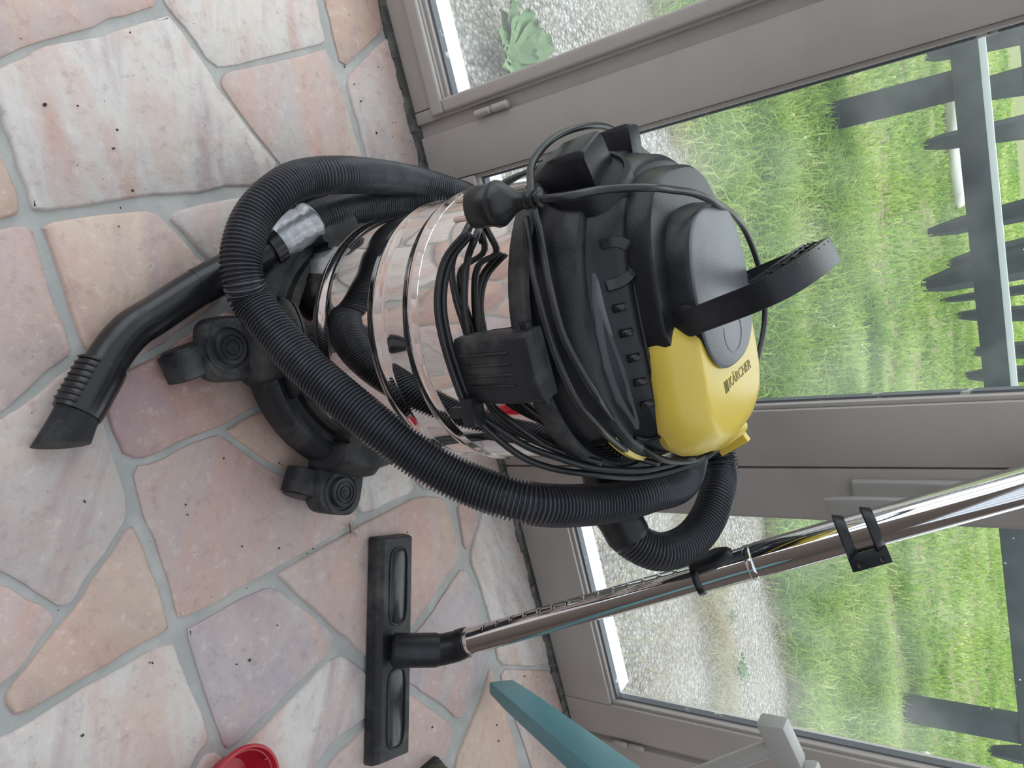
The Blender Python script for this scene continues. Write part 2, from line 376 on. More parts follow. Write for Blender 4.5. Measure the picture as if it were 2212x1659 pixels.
STONES = [('p', [(-0.363, 0.4533), (-0.3809, 0.6665), (-0.3549, 0.6568), (-0.3457, 0.645), (-0.3331, 0.5938), (-0.3183, 0.5481), (-0.3079, 0.5171), (-0.2967, 0.477), (-0.2829, 0.443), (-0.2741, 0.4213)]),
('c', [(-0.2612, 0.4167), (-0.2732, 0.4395), (-0.2806, 0.456), (-0.2852, 0.4719), (-0.2928, 0.4816), (-0.2995, 0.5082), (-0.314, 0.5756), (-0.3393, 0.6615), (-0.338, 0.6683), (-0.3113, 0.6829), (-0.2747, 0.7004), (-0.2373, 0.7129), (-0.1855, 0.7414), (-0.1309, 0.7722), (-0.1143, 0.7222), (-0.1153, 0.6196), (-0.118, 0.5742), (-0.1187, 0.4955), (-0.1192, 0.4226), (-0.1239, 0.4188), (-0.157, 0.42), (-0.1932, 0.421), (-0.2184, 0.4221), (-0.2355, 0.4235), (-0.2479, 0.4119)]),
('o', [(-0.2052, 0.3965), (-0.1824, 0.4067), (-0.1572, 0.4094), (-0.1243, 0.4086), (-0.1168, 0.3972), (-0.116, 0.3828), (-0.1158, 0.3644)]),
('c', [(-0.3813, 0.6713), (-0.3584, 0.6673), (-0.3405, 0.674), (-0.3181, 0.6917), (-0.2747, 0.7077), (-0.2742, 0.7414), (-0.2964, 0.845), (-0.3089, 0.9261), (-0.3175, 0.9344), (-0.3516, 0.937), (-0.3765, 0.94), (-0.4042, 0.945)]),
('g', [(-0.2594, 0.7183), (-0.2668, 0.7263), (-0.2698, 0.7444), (-0.2802, 0.8084), (-0.301, 0.9162), (-0.2999, 0.9325), (-0.2646, 0.9366), (-0.2235, 0.9408), (-0.1574, 0.9408), (-0.125, 0.9441), (-0.0869, 0.9453), (-0.052, 0.8679), (-0.1193, 0.7852), (-0.1674, 0.7583), (-0.2089, 0.7352), (-0.244, 0.7177)]),
('o', [(-0.4056, 0.9611), (-0.3776, 0.956), (-0.3357, 0.9545), (-0.2731, 0.9532), (-0.3215, 1.048), (-0.3313, 1.0726), (-0.3862, 1.0854), (-0.416, 1.0859)]),
('g', [(-0.2587, 0.9547), (-0.3135, 1.0562), (-0.3257, 1.0868), (-0.2482, 1.0892), (-0.1443, 1.087), (-0.0948, 1.0745), (-0.0905, 0.9467), (-0.1541, 0.9557), (-0.1989, 0.952)]),
('p', [(-0.1079, 0.3615), (-0.106, 0.3792), (-0.1045, 0.4103), (-0.0957, 0.41), (-0.0676, 0.4063), (-0.0416, 0.4044), (-0.0097, 0.403), (0.0176, 0.4034), (0.0421, 0.4024), (0.0484, 0.387), (0.0573, 0.3634), (0.0681, 0.3399), (0.0808, 0.3118), (0.0848, 0.2922)]),
('o', [(-0.1064, 0.4214), (-0.1062, 0.4898), (-0.1004, 0.5567), (-0.094, 0.5646), (-0.0585, 0.5838), (-0.0302, 0.5973), (-0.0013, 0.6151), (0.0298, 0.6106), (0.0483, 0.547), (0.0632, 0.502), (0.0712, 0.4502), (0.0485, 0.4178), (0.0217, 0.4179), (-0.0223, 0.418), (-0.0648, 0.4205), (-0.0939, 0.4209)]),
('g', [(-0.0953, 0.5722), (-0.0986, 0.6161), (-0.0998, 0.7224), (-0.1047, 0.7929), (-0.0437, 0.8495), (-0.0048, 0.8001), (0.0192, 0.7099), (0.0271, 0.6266), (-0.0049, 0.6223), (-0.0363, 0.6045), (-0.0637, 0.5891)]),
('r', [(0.0612, 0.4186), (0.0787, 0.4445), (0.0723, 0.5018), (0.0574, 0.5504), (0.0421, 0.6209), (0.0958, 0.6472), (0.1687, 0.6691), (0.1793, 0.6152), (0.188, 0.5432), (0.1853, 0.4955), (0.1869, 0.4465), (0.1804, 0.4169), (0.1525, 0.4144), (0.1117, 0.4151)]),
('o', [(0.1929, 0.5627), (0.1908, 0.6108), (0.1794, 0.6693), (0.269, 0.7214), (0.3226, 0.6859), (0.3018, 0.6445), (0.2904, 0.6271), (0.248, 0.5888), (0.1958, 0.5512)]),
('p', [(0.1895, 0.417), (0.1961, 0.4462), (0.1941, 0.4921), (0.1954, 0.5368), (0.202, 0.5452), (0.2564, 0.5855), (0.2993, 0.6228), (0.3305, 0.6781), (0.3954, 0.7161), (0.4102, 0.7153), (0.4105, 0.6346), (0.4036, 0.5442), (0.4013, 0.4753), (0.3944, 0.4129), (0.3891, 0.4077), (0.3445, 0.4128), (0.2941, 0.4133), (0.242, 0.4131)]),
('g', [(0.0939, 0.289), (0.0863, 0.3098), (0.0791, 0.3407), (0.0675, 0.3697), (0.0539, 0.3991), (0.0574, 0.4064), (0.1099, 0.4102), (0.172, 0.4043), (0.2126, 0.4026), (0.2344, 0.3974), (0.2426, 0.392), (0.2583, 0.3752), (0.2768, 0.3459), (0.2946, 0.32), (0.3052, 0.3061), (0.3036, 0.2958), (0.295, 0.2858), (0.2691, 0.2742), (0.2525, 0.2631), (0.2389, 0.2547), (0.2245, 0.242)]),
('p', [(0.2402, 0.2364), (0.252, 0.25), (0.2587, 0.2576), (0.2843, 0.272), (0.3018, 0.2818), (0.3112, 0.2819), (0.3153, 0.2784), (0.3256, 0.2624), (0.3415, 0.2394), (0.3491, 0.2181), (0.3507, 0.1967)]),
('o', [(0.2521, 0.395), (0.2684, 0.3991), (0.3043, 0.3984), (0.3497, 0.3976), (0.3899, 0.3945), (0.3954, 0.3918), (0.394, 0.365), (0.3921, 0.3275), (0.3909, 0.2789), (0.3875, 0.2175), (0.3805, 0.2136), (0.3634, 0.213), (0.3531, 0.2268), (0.3399, 0.2519), (0.322, 0.2815), (0.3134, 0.3051), (0.2913, 0.3368), (0.2698, 0.3727)]),
('c', [(0.3987, 0.1794), (0.3985, 0.1971), (0.3993, 0.2133), (0.4029, 0.2745), (0.4051, 0.3435), (0.4086, 0.3869), (0.4192, 0.3919), (0.4489, 0.3924), (0.486, 0.393), (0.5297, 0.3914), (0.5588, 0.39), (0.5599, 0.3725), (0.5727, 0.3577), (0.5891, 0.3436), (0.4335, 0.1669)]),
('v', [(0.4086, 0.4121), (0.4098, 0.417), (0.4172, 0.5097), (0.4208, 0.5375), (0.4305, 0.5452), (0.4788, 0.5756), (0.5427, 0.6098), (0.5557, 0.6113), (0.5669, 0.5936), (0.578, 0.5063), (0.5851, 0.4454), (0.5877, 0.4123), (0.5836, 0.4038), (0.5551, 0.4039), (0.4795, 0.4076)]),
('p', [(0.4147, 0.5546), (0.4136, 0.5641), (0.4191, 0.6651), (0.4227, 0.7416), (0.4335, 0.8515), (0.4652, 0.9125), (0.5374, 0.9192), (0.5844, 0.9108), (0.5927, 0.8759), (0.6075, 0.8304), (0.6267, 0.7668), (0.6394, 0.7321), (0.6221, 0.662), (0.6076, 0.647), (0.5724, 0.6328), (0.5417, 0.6168), (0.5043, 0.5979), (0.4678, 0.5799), (0.424, 0.5568)]),
('v', [(0.6449, 0.7714), (0.6268, 0.8289), (0.6018, 0.9133), (0.6333, 0.9215), (0.7016, 0.922), (0.7768, 0.9157), (0.8007, 0.8921), (0.8211, 0.8718), (0.8386, 0.8286), (0.8462, 0.7978), (0.7995, 0.7771), (0.7304, 0.7305), (0.7088, 0.7133), (0.6422, 0.6666), (0.6456, 0.7413)]),
('p', [(0.489, 0.9393), (0.5122, 0.9912), (0.5443, 0.9881), (0.5783, 0.9431), (0.5788, 0.9229)]),
('c', [(0.5304, 1.009), (0.5574, 1.0849), (0.6756, 1.085), (0.8674, 1.0823), (0.9273, 1.0804), (0.8943, 1.0254), (0.8264, 0.9347), (0.7715, 0.9377), (0.7033, 0.9407), (0.6382, 0.9383), (0.5964, 0.9326)]),
('g', [(0.837, 0.9365), (0.9405, 1.0784), (1.0896, 1.0826), (1.1923, 1.0858), (1.2373, 1.0802), (1.1132, 0.9392), (1.0617, 0.9441), (0.9926, 0.9398), (0.9125, 0.933), (0.8673, 0.9283)]),
('o', [(0.809, 0.9112), (0.8464, 0.9137), (0.9424, 0.917), (0.9857, 0.9179), (1.0455, 0.912), (1.0837, 0.9056), (0.9376, 0.7397), (0.9028, 0.7675), (0.8791, 0.8047), (0.8588, 0.8486), (0.8334, 0.8888)]),
('c', [(0.5793, 0.6058), (0.6062, 0.6294), (0.6272, 0.6392), (0.6586, 0.6537), (0.7043, 0.6291), (0.699, 0.6005), (0.6916, 0.5549), (0.6994, 0.5151), (0.7181, 0.4902), (0.6345, 0.3952), (0.6008, 0.4228), (0.5959, 0.4551), (0.5878, 0.5237), (0.578, 0.5809)]),
('p', [(0.6724, 0.661), (0.7239, 0.7095), (0.7925, 0.7543), (0.8492, 0.783), (0.8687, 0.7616), (0.8936, 0.728), (0.9126, 0.7113), (0.7355, 0.51), (0.7169, 0.531), (0.7128, 0.5656), (0.7175, 0.6187), (0.7019, 0.6428)]),
('p', [(0.5987, 0.3545), (0.5703, 0.3706), (0.5714, 0.3873), (0.596, 0.4013), (0.6297, 0.3898)]),
('g', [(-0.0825, 0.9502), (-0.0871, 1.07), (-0.0048, 1.0754), (0.1896, 1.0852), (0.2003, 0.9528), (0.0621, 0.9079), (-0.0342, 0.8866)]),
('p', [(0.2147, 0.9444), (0.2053, 1.083), (0.4851, 1.0911), (0.5413, 1.0786), (0.5138, 1.0085), (0.4763, 0.9516), (0.4235, 0.8617), (0.2876, 0.8513), (0.2426, 0.8637)]),
('g', [(0.0067, 0.7496), (-0.0304, 0.8543), (-0.0362, 0.8739), (0.0754, 0.8969), (0.2066, 0.9316), (0.2677, 0.8422), (0.2624, 0.7436), (0.1739, 0.6846), (0.0886, 0.6581), (0.0395, 0.6372)]),
('c', [(0.4026, 0.7224), (0.3875, 0.7243), (0.3263, 0.694), (0.271, 0.7303), (0.2784, 0.8379), (0.4156, 0.8503), (0.4214, 0.8443), (0.4109, 0.7358)])]
for tone, P in STONES: stone(P, tone)
# the rest of the floor around, out of the frame but mirrored in the drum
def cut(P, a, b, c):
    """keep the part of polygon P where a x + b y <= c"""
    out = []
    for i in range(len(P)):
        p, q = P[i], P[(i + 1) % len(P)]; dp = a * p[0] + b * p[1] - c; dq = a * q[0] + b * q[1] - c
        if dp <= 0: out.append(p)
        if dp * dq < 0:
            t = dp / (dp - dq); out.append((p[0] + t * (q[0] - p[0]), p[1] + t * (q[1] - p[1])))
    return out
EDGE = [(-0.3640, 0.4536), (0.4344, 0.1665), (1.2404, 1.0809), (-0.4174, 1.0841)]     # frame edge lines on the floor

def halfplane(p, q, gap):
    nx, ny = (q[1] - p[1]), -(q[0] - p[0]); l = math.hypot(nx, ny); nx /= l; ny /= l
    return nx, ny, nx * p[0] + ny * p[1] - gap
rnd = random.Random(3)
seeds = []
for i in range(14):
    for j in range(9):
        seeds.append((-2.0 + i * .31 + rnd.uniform(-.11, .11), -1.5 + j * .31 + rnd.uniform(-.11, .11)))
regs = []
l1 = halfplane(EDGE[1], EDGE[0], .007)     # near side (camera side) of the frame
l2 = halfplane(EDGE[2], EDGE[1], .007)     # right of the frame
l3 = halfplane(EDGE[0], EDGE[3], .007)     # left of the frame
neg = lambda l: (-l[0], -l[1], -l[2] - .012)
regs = [[l1], [neg(l1), l2], [neg(l1), l3]]
for si, s in enumerate(seeds):
    base = [(-2.2, -1.7), (2.5, -1.7), (2.5, 1.075), (-2.2, 1.075)]
    for t in seeds:
        if t is s: continue
        d = math.hypot(t[0] - s[0], t[1] - s[1])
        if d > 1.1: continue
        nx, ny = (t[0] - s[0]) / d, (t[1] - s[1]) / d
        base = cut(base, nx, ny, nx * (s[0] + t[0]) / 2 + ny * (s[1] + t[1]) / 2 - .006)
        if len(base) < 3: break
    for rg in regs:
        P = base
        for hp in rg:
            if len(P) >= 3: P = cut(P, *hp)
        if len(P) >= 3:
            area = abs(sum(P[i][0] * P[(i + 1) % len(P)][1] - P[(i + 1) % len(P)][0] * P[i][1] for i in range(len(P)))) / 2
            if area > .004: stone(P, rnd.choice('popgrvc'))

# ---------------------------------------------------------------- glazed wall
YF, YG = 1.087, 1.118       # inner face of the frames, plane of the glass
def leaf(name, x0, x1, zb, sl, sr, ztop=2.05, mid=None):
    """a glazed door leaf: stiles, rails, beads, gasket, pane"""
    d = empty(name, ((x0 + x1) / 2, YF, 0)); tag(d, kind='structure')
    gx0, gx1 = x0 + sl, x1 - sr
    def bar(nm, a, b, c, e, y0=YF, y1=YF + .05, mm=m_frame, bv=.003):
        return MB().b6(a, b, y0, y1, c, e).build(nm, mm, d, bevel=bv)
    if sl: bar('stile', x0, gx0, .012, ztop)
    if sr: bar('stile', gx1, x1, .012, ztop)
    bar('bottom_rail', gx0 + .0008, gx1 - .0008, .012, zb, y0=YF + .0006)
    bar('top_rail', gx0 + .0008, gx1 - .0008, ztop - .08, ztop, y0=YF + .0006)
    # stepped glazing beads round the opening
    for (a, b, c, e, nm) in ((gx0, gx0 + .007, zb, ztop - .08, 'glazing_bead'), (gx1 - .007, gx1, zb, ztop - .08, 'glazing_bead'),
                             (gx0 + .007, gx1 - .007, zb, zb + .007, 'glazing_bead'), (gx0 + .007, gx1 - .007, ztop - .087, ztop - .08, 'glazing_bead')):
        g = MB().b6(a, b, YF + .007, YG, c, e).build(nm, m_frame, d, bevel=.002)
        k = .0035
        if e - c > .05:
            s = 1 if a == gx0 else -1; u = b if s > 0 else a
            MB().b6(min(u, u + s * k), max(u, u + s * k), YF + .018, YG, c + .007, e - .007).build('gasket', m_frame_in, g)
        elif c < .5:
            MB().b6(a + k, b - k, YF + .014, YG - .002, e, e + k * 1.4).build('gasket', m_frame_in, g)
    pane = MB().b6(gx0 + .003, gx1 - .003, YG, YG + .004, zb + .003, ztop - .083).build('glass_pane', m_glass, d)
    MB().b6(gx0, gx1, YG + .006, YG + .05, zb - .03, zb + .002).build('outer_sill', m_sill, d)
    MB().b6(x0, x1, YF + .05, YG + .03, .0, zb - .03).build('outer_rail', m_sill, d)
    return d
w1 = leaf('window_1', -1.20, -.171, .083, .07, .021)
d1 = leaf('door_1', -.149, .4785, .105, .083, .092)
d2 = leaf('door_2', .4815, 1.085, .122, .082, .078)
w2 = leaf('window_2', 1.10, 2.30, .122, .08, .08)
w3 = leaf('window_3', -2.35, -1.21, .083, .07, .07)
# moulded inner lip of the left window's stile and rail
for nm, a, b, c, e in (('moulding', -.1985, -.176, .083, 1.97), ('moulding', -1.13, -.176, .055, .082)):
    MB().b6(a, b, YF - .010, YF, c, e).build(nm, m_frame, w1, bevel=.006, seg=3)
# hinges: two knuckles on the first door, two low on the far side of the second
for dd, x, z0, r in ((d1, -.157, .142, .0065), (d2, 1.094, .11, .006)):
    h = MB()
    for k in range(2): h.lathe([(r * .6, 0), (r, .003), (r, .031), (r * .6, .034)], 16, T(x, YF - .004, z0 + k * .0355))
    h.build('hinge', m_frame, dd, smooth=40)
# lever handle on the stile of the second door, hanging straight down
hb = MB().box((.512, YF - .006, .725), (.034, .012, .16)).build('handle_plate', m_greyh, d2, bevel=.005, seg=3)
hl = MB(); hl.tube([(.512, YF - .01, .765), (.512, YF - .045, .765)], .009, 14)
hl.sweep(spline([(.512, YF - .047, .775), (.513, YF - .05, .72), (.515, YF - .047, .66), (.520, YF - .042, .615)], .01),
         [(-.011, -.006), (.011, -.006), (.011, .006), (-.011, .006)], up=(1, 0, 0))
hl.build('door_handle', m_greyh, d2, bevel=.003)
# the frame between and around the leaves
thr = MB().b6(-2.4, 2.35, YF + .004, YF + .07, -.04, .011).build('trim_1', m_crevice); tag(thr, kind='structure')
seal = MB()
random.seed(5)
xs = np.linspace(-2.4, 2.35, 190)
for a, b in zip(xs[:-1], xs[1:]):
    u = random.uniform(.001, .009); seal.b6(a, b, YF - .004 - u, YF + .006, -.002, random.uniform(.003, .007))
so = seal.build('trim_2', m_crevice); tag(so, kind='structure')
tr = MB().b6(-.171, -.149, YF + .010, YF + .06, 0, 2.07).build('trim_3', m_frame); tag(tr, kind='structure')
tr = MB().b6(1.085, 1.10, YF + .012, YF + .06, 0, 2.07).build('trim_4', m_frame); tag(tr, kind='structure')
tr = MB().b6(.4785, .4815, YF + .02, YF + .06, 0, 2.05).build('trim_5', m_crevice); tag(tr, kind='structure')
wf = MB(); wf.b6(-2.4, 2.35, YF, YF + .12, 2.07, 2.5); wf.b6(2.3, 2.6, YF, YF + .12, 0, 2.5); wf.b6(-2.5, -2.35, YF, YF + .12, 0, 2.5)
tag(wf.build('wall_front', m_wall), kind='structure')
wb = MB().b6(-2.5, 2.6, -2.7, -2.6, 0, 2.5).build('wall_back', m_brick); tag(wb, kind='structure')
wr = MB().b6(2.6, 2.7, -2.7, YF + .12, 0, 2.5).build('wall_right', m_brick); tag(wr, kind='structure')
wl = MB(); wl.b6(-2.6, -2.5, -2.7, YF + .12, 0, .12); wl.b6(-2.6, -2.5, -2.7, YF + .12, 2.1, 2.5)
for y in (-2.7, -1.45, -.25, 1.0): wl.b6(-2.6, -2.5, y, y + .14, .12, 2.1)
tag(wl.build('wall_left', m_frame), kind='structure')
ce = MB()                                      # lean-to roof: rafters with clouded sheets between them
for k in range(8): ce.b6(-2.6 + k * .75, -2.54 + k * .75, -2.7, YF + .12, 2.5, 2.6)
ce.b6(-2.6, 2.7, YF + .04, YF + .12, 2.5, 2.6); ce.b6(-2.6, 2.7, -2.7, -2.6, 2.5, 2.6)
ce = ce.build('ceiling', m_frame); tag(ce, kind='structure')
for k in range(7): MB().b6(-2.54 + k * .75, -1.85 + k * .75, -2.6, YF + .04, 2.54, 2.55).build('roof_sheet', m_roof, ce)

# ---------------------------------------------------------------- outdoors
GZ = -.05
pat = MB().add([(-4, YF + .06, GZ), (7, YF + .06, GZ), (7, 2.9, GZ), (-4, 2.9, GZ)], [(0, 1, 2, 3)]).build('patio', m_concrete); tag(pat, kind='structure')
def gedge(x): return 2.38 + .20 * math.sin(x * 1.3 + .3) * (1 if x > 0 else .3) + .05 * math.sin(x * 7) + .02 * math.sin(x * 23)
xs = np.linspace(-25, 45, 400)
V = [(x, gedge(x) if -4 < x < 7 else 2.4, GZ + .006) for x in xs] + [(x, 60, GZ + .006) for x in xs]
n = len(xs)
lawn = mesh('lawn', V, [(i, i + 1, n + i + 1, n + i) for i in range(n - 1)], m_soil); tag(lawn, kind='structure')
rs = np.random.RandomState(4)
def blades(name, X, Y, Hh, Wd, lean, tone, m, z=GZ):
    n = len(X); A = rs.uniform(0, 2 * PI, n); B = A + PI / 2
    dx, dy = np.cos(A) * Wd / 2, np.sin(A) * Wd / 2; lx, ly = np.cos(B) * Hh * lean, np.sin(B) * Hh * lean
    Z0 = np.full(n, z)
    V = np.stack([np.c_[X - dx, Y - dy, Z0], np.c_[X + dx, Y + dy, Z0],
                  np.c_[X + dx * .8 + lx * .35, Y + dy * .8 + ly * .35, z + Hh * .6], np.c_[X - dx * .8 + lx * .35, Y - dy * .8 + ly * .35, z + Hh * .6],
                  np.c_[X + lx, Y + ly, z + Hh * np.clip(1.0 - lean * .35, .05, 1)]], 1).reshape(-1, 3)
    b = np.arange(n) * 5
    quads = np.c_[b, b + 1, b + 2, b + 3]; tris = np.c_[b + 3, b + 2, b + 4]
    me = bpy.data.meshes.new(name); me.vertices.add(len(V)); me.vertices.foreach_set('co', V.ravel())
    li = np.concatenate([quads.ravel(), tris.ravel()]); me.loops.add(len(li)); me.loops.foreach_set('vertex_index', li)
    me.polygons.add(2 * n); me.polygons.foreach_set('loop_start', np.r_[np.arange(n) * 4, 4 * n + np.arange(n) * 3])
    me.polygons.foreach_set('loop_total', np.r_[np.full(n, 4), np.full(n, 3)]); me.update()
    a = me.attributes.new('tone', 'FLOAT', 'POINT'); a.data.foreach_set('value', np.repeat(tone, 5))
    o = fin(name, me, m, None); return o
def patch(X, Y, s, seed):
    return np.array([noise.noise((x * s, y * s, seed)) for x, y in zip(X, Y)])
def grow(x0, x1, y0, y1, n):
    X = rs.uniform(x0, x1, n); Y = rs.uniform(y0, y1, n)
    e = np.array([gedge(x) for x in X]) - .05 * rs.rand(n); k = Y > e
    p = patch(X, Y, 1.6, 3.1)
    bare = (np.abs(Y - 4.25 - .12 * np.sin(X * 2)) < .14) & (rs.rand(n) < .72)
    k &= (rs.rand(n) < .62 + p) & ~bare
    return X[k], Y[k], p[k]
X, Y, p = grow(-1.0, 3.9, 2.25, 4.7, 95000)
h = rs.uniform(.045, .125, len(X)) * (1.0 + .9 * np.clip(p, -.3, .6)); ln = rs.uniform(.2, 1.3, len(X))
t = np.clip(.42 + .55 * patch(X, Y, 2.2, 9.4) + rs.normal(0, .20, len(X)), 0, 1)
g1 = blades('grass', X, Y, h, rs.uniform(.003, .009, len(X)), ln, t, m_blade)
tag(g1, 'short bright green grass of the lawn close outside the glass', 'grass', kind='stuff')
X, Y, p = grow(-4, 9.5, 4.6, 11, 90000)
t = np.clip(.40 + .5 * patch(X, Y, 1.2, 2.4) + rs.normal(0, .18, len(X)), 0, 1)
g2 = blades('grass', X, Y, rs.uniform(.04, .09, len(X)), rs.uniform(.008, .018, len(X)), rs.uniform(.2, 1.2, len(X)), t, m_blade)
tag(g2, 'lighter grass of the field behind the dark fence', 'grass', kind='stuff')
X, Y, p = grow(-6, 18, 11, 24, 70000)
t = np.clip(.40 + .5 * patch(X, Y, .8, 5.4) + rs.normal(0, .18, len(X)), 0, 1)
g3 = blades('grass', X, Y, rs.uniform(.06, .14, len(X)), rs.uniform(.02, .045, len(X)), rs.uniform(.2, 1.2, len(X)), t, m_blade)
tag(g3, 'farthest pale grass of the field at the top of the view through the door', 'grass', kind='stuff')
# dry straw along the cracks of the patio
def straw(n, fx):
    P = np.array([fx() for _ in range(n)]); k = P[:, 1] < np.array([gedge(x) for x in P[:, 0]]) + .1; return P[k, 0], P[k, 1]
def sfx():
    u = rs.rand()
    if u < .62: x = rs.uniform(.95, 2.1); return (x, 1.92 + .05 * math.sin(x * 6) + rs.normal(0, .045))
    if u < .86: x = rs.uniform(-.6, 2.6); return (x, gedge(x) - abs(rs.normal(0, .05)))
    return (rs.uniform(.5, 1.5), rs.normal(1.45, .12))
X, Y = straw(3800, sfx)
st = blades('dry_straw', X, Y, rs.uniform(.03, .08, len(X)), rs.uniform(.0015, .003, len(X)), rs.uniform(.8, 2.4, len(X)), rs.rand(len(X)), m_straw, z=GZ + .003)
tag(st, 'pale dry straw scattered in a line across the pebbled patio', 'straw', kind='stuff')
# loose pebbles on the patio
n = 9000; X = rs.uniform(-.6, 2.6, n); Y = rs.uniform(1.16, 2.45, n); S = rs.uniform(.0025, .0065, n)
o8 = np.array([(1, 0, 0), (-1, 0, 0), (0, 1, 0), (0, -1, 0), (0, 0, 1), (0, 0, -1)], float)
f8 = np.array([(0, 2, 4), (2, 1, 4), (1, 3, 4), (3, 0, 4), (2, 0, 5), (1, 2, 5), (3, 1, 5), (0, 3, 5)])
sc = np.c_[S, S * rs.uniform(.6, 1, n), S * .5]; ang = rs.uniform(0, PI, n)
Vv = o8[None] * sc[:, None, :]; c_, s_ = np.cos(ang)[:, None], np.sin(ang)[:, None]
Vv = np.stack([Vv[..., 0] * c_ - Vv[..., 1] * s_ + X[:, None], Vv[..., 0] * s_ + Vv[..., 1] * c_ + Y[:, None], Vv[..., 2] + GZ + .001], -1).reshape(-1, 3)
Ff = (f8[None] + (np.arange(n) * 6)[:, None, None]).reshape(-1, 3)
pb = mesh('pebbles', Vv, Ff, m_pebble, smooth=180); tag(pb, 'loose grey and white pebbles covering the patio outside', 'pebbles', kind='stuff')

def leafmesh(L, Wd, bend, curl):
    V = []; F = []; nn = 9
    for i in range(nn):
        t = i / (nn - 1); ww = Wd * (math.sin(PI * min(1, .08 + t * .92) ** .8) ** .8 if t < 1 else .02) * .5
        if t < .2: ww = min(ww, Wd * (.08 + t * 1.2))
        x = L * t * math.cos(bend * t); z = L * math.sin(bend) * t - L * .5 * t * t * math.sin(bend)
        wv = 1 + .12 * math.sin(i * 2.4)
        for s in (-1, -.5, 0, .5, 1): V.append((x, s * ww * wv, z + abs(s) * ww * curl + .004 * math.sin(i * 1.7 + s * 3)))
    for i in range(nn - 1):
        for k in range(4): a = i * 5 + k; F.append((a, a + 1, a + 6, a + 5))
    return V, F
def weed(x, y, n, L, label, sprd=1.0, seed=1, z=GZ):
    r = random.Random(seed); e = empty('broadleaf_weed', (x, y, z)); tag(e, label, 'plant')
    for i in range(n):
        a = 2 * PI * i / n * sprd + r.uniform(-.3, .3); ll = L * r.uniform(.6, 1.1)
        V, F = leafmesh(ll, ll * r.uniform(.26, .40), r.uniform(.35, 1.15), r.uniform(.1, .4))
        X = T(x, y, z + .01) @ RZ(a)
        mesh('leaf', [X @ Vector(v) for v in V], F, m_leaf, e, smooth=180)
    return e
weed(-0.3011, 1.5055, 22, .15, 'large pale green dock weed growing by the left window pane', seed=2)
weed(-0.0790, 1.3081, 9, .10, 'leafy weed peeping out low beside the hose and black cord', seed=5)
weed(1.6312, 2.0610, 14, .055, 'small clump of clover leaves in the straw line of the patio', seed=8)
weed(1.4416, 2.0670, 6, .04, 'tiny weed sprouting in the straw above the clover clump', seed=9)
weed(1.5753, 1.7101, 9, .08, 'feathery dark weed near the lower corner of the right door pane', seed=11)

# fence: posts, rail, pale top; stakes beyond it
FY = 4.19
fe = empty('timber_fence', (1.0, FY, GZ)); tag(fe, 'low dark blue-black timber fence with a top rail pale with wet sheen across the lawn', 'fence')
for x in (-.04, 3.45, -3.5):
    MB().b6(x - .068, x + .068, FY + .0, FY + .10, GZ, .56).build('post', m_wood, fe, bevel=.004)
MB().b6(-4.5, 6.0, FY - .03, FY, .545, .655).build('rail', m_wood, fe, bevel=.003)
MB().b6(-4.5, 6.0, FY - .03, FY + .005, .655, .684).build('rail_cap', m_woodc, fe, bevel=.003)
MB().b6(-4.5, 6.0, FY + .10, FY + .125, .80, .95).build('rail', m_wood, fe, bevel=.003)
stk = [(-0.387, 8.304, 1.7, 0.1), (-0.371, 8.742, 1.9, 0.07), (0.351, 7.675, 1.5, 0.1), (1.073, 7.441, 1.8, 0.1), (1.396, 6.785, 1.6, 0.13), (1.746, 7.723, 1.7, 0.05), (1.574, 8.464, 2.0, 0.16), (2.125, 8.645, 1.7, 0.09), (2.804, 9.631, 1.9, 0.12), (2.814, 8.782, 1.6, 0.1), (-0.853, 15.181, 2.0, 0.3), (0.014, 11.276, 2.0, 0.22), (6.338, 7.373, 2, 0.12)]
r = random.Random(12)
for i, (x, y, hh, ww) in enumerate(stk):
    b = MB(); lean = r.uniform(-.12, .12); n_ = 6
    b.loft([[(x + lean * z + ww * k * math.cos(2 * PI * j / n_ + i), y + ww * k * math.sin(2 * PI * j / n_ + i), GZ + z) for j in range(n_)]
            for z, k in ((0, .35), (hh * .12, .7), (hh * .5, 1.0), (hh * .92, .8), (hh, .25))])
    o = b.build('fence_stake', m_wood, None, smooth=50)
    ordn = ['first', 'second', 'third', 'fourth', 'fifth', 'sixth', 'seventh', 'eighth', 'ninth', 'tenth', 'eleventh', 'twelfth', 'thirteenth']
    rank = sorted(range(len(stk)), key=lambda q: math.atan2(stk[q][0], stk[q][1])).index(i)
    tag(o, 'dark rough stake behind the timber fence, %s counted from the left' % ordn[rank], 'stake', 'dark stakes behind the fence')
def boulder(x, y, z, s, label, seed=0, name='pale_boulder'):
    bm = bmesh.new(); bmesh.ops.create_icosphere(bm, subdivisions=3, radius=1)
    for v in bm.verts:
        k = 1 + .25 * noise.noise(v.co * 1.5 + Vector((seed, 0, 0))); v.co = Vector((v.co.x * s[0] * k + x, v.co.y * s[1] * k + y, z + v.co.z * s[2] * k))
    me = bpy.data.meshes.new(name); bm.to_mesh(me); bm.free(); return tag(fin(name, me, m_pale, None, 180), label, 'stone')
boulder(0.604, 9.418, .05, (.62, .22, .12), 'long white boulder lying behind the fence rail')
boulder(4.029, 4.432, -.02, (.10, .07, .06), 'small white stone in the grass at the photo\'s lower edge')

# ---------------------------------------------------------------- vacuum cleaner
AX, AY = (0.1417, 0.7691)
VC = empty('vacuum_cleaner', (AX, AY, 0))
tag(VC, 'wet and dry vacuum cleaner with a polished steel drum and black and yellow head', 'vacuum cleaner')
VX = T(AX, AY, 0)
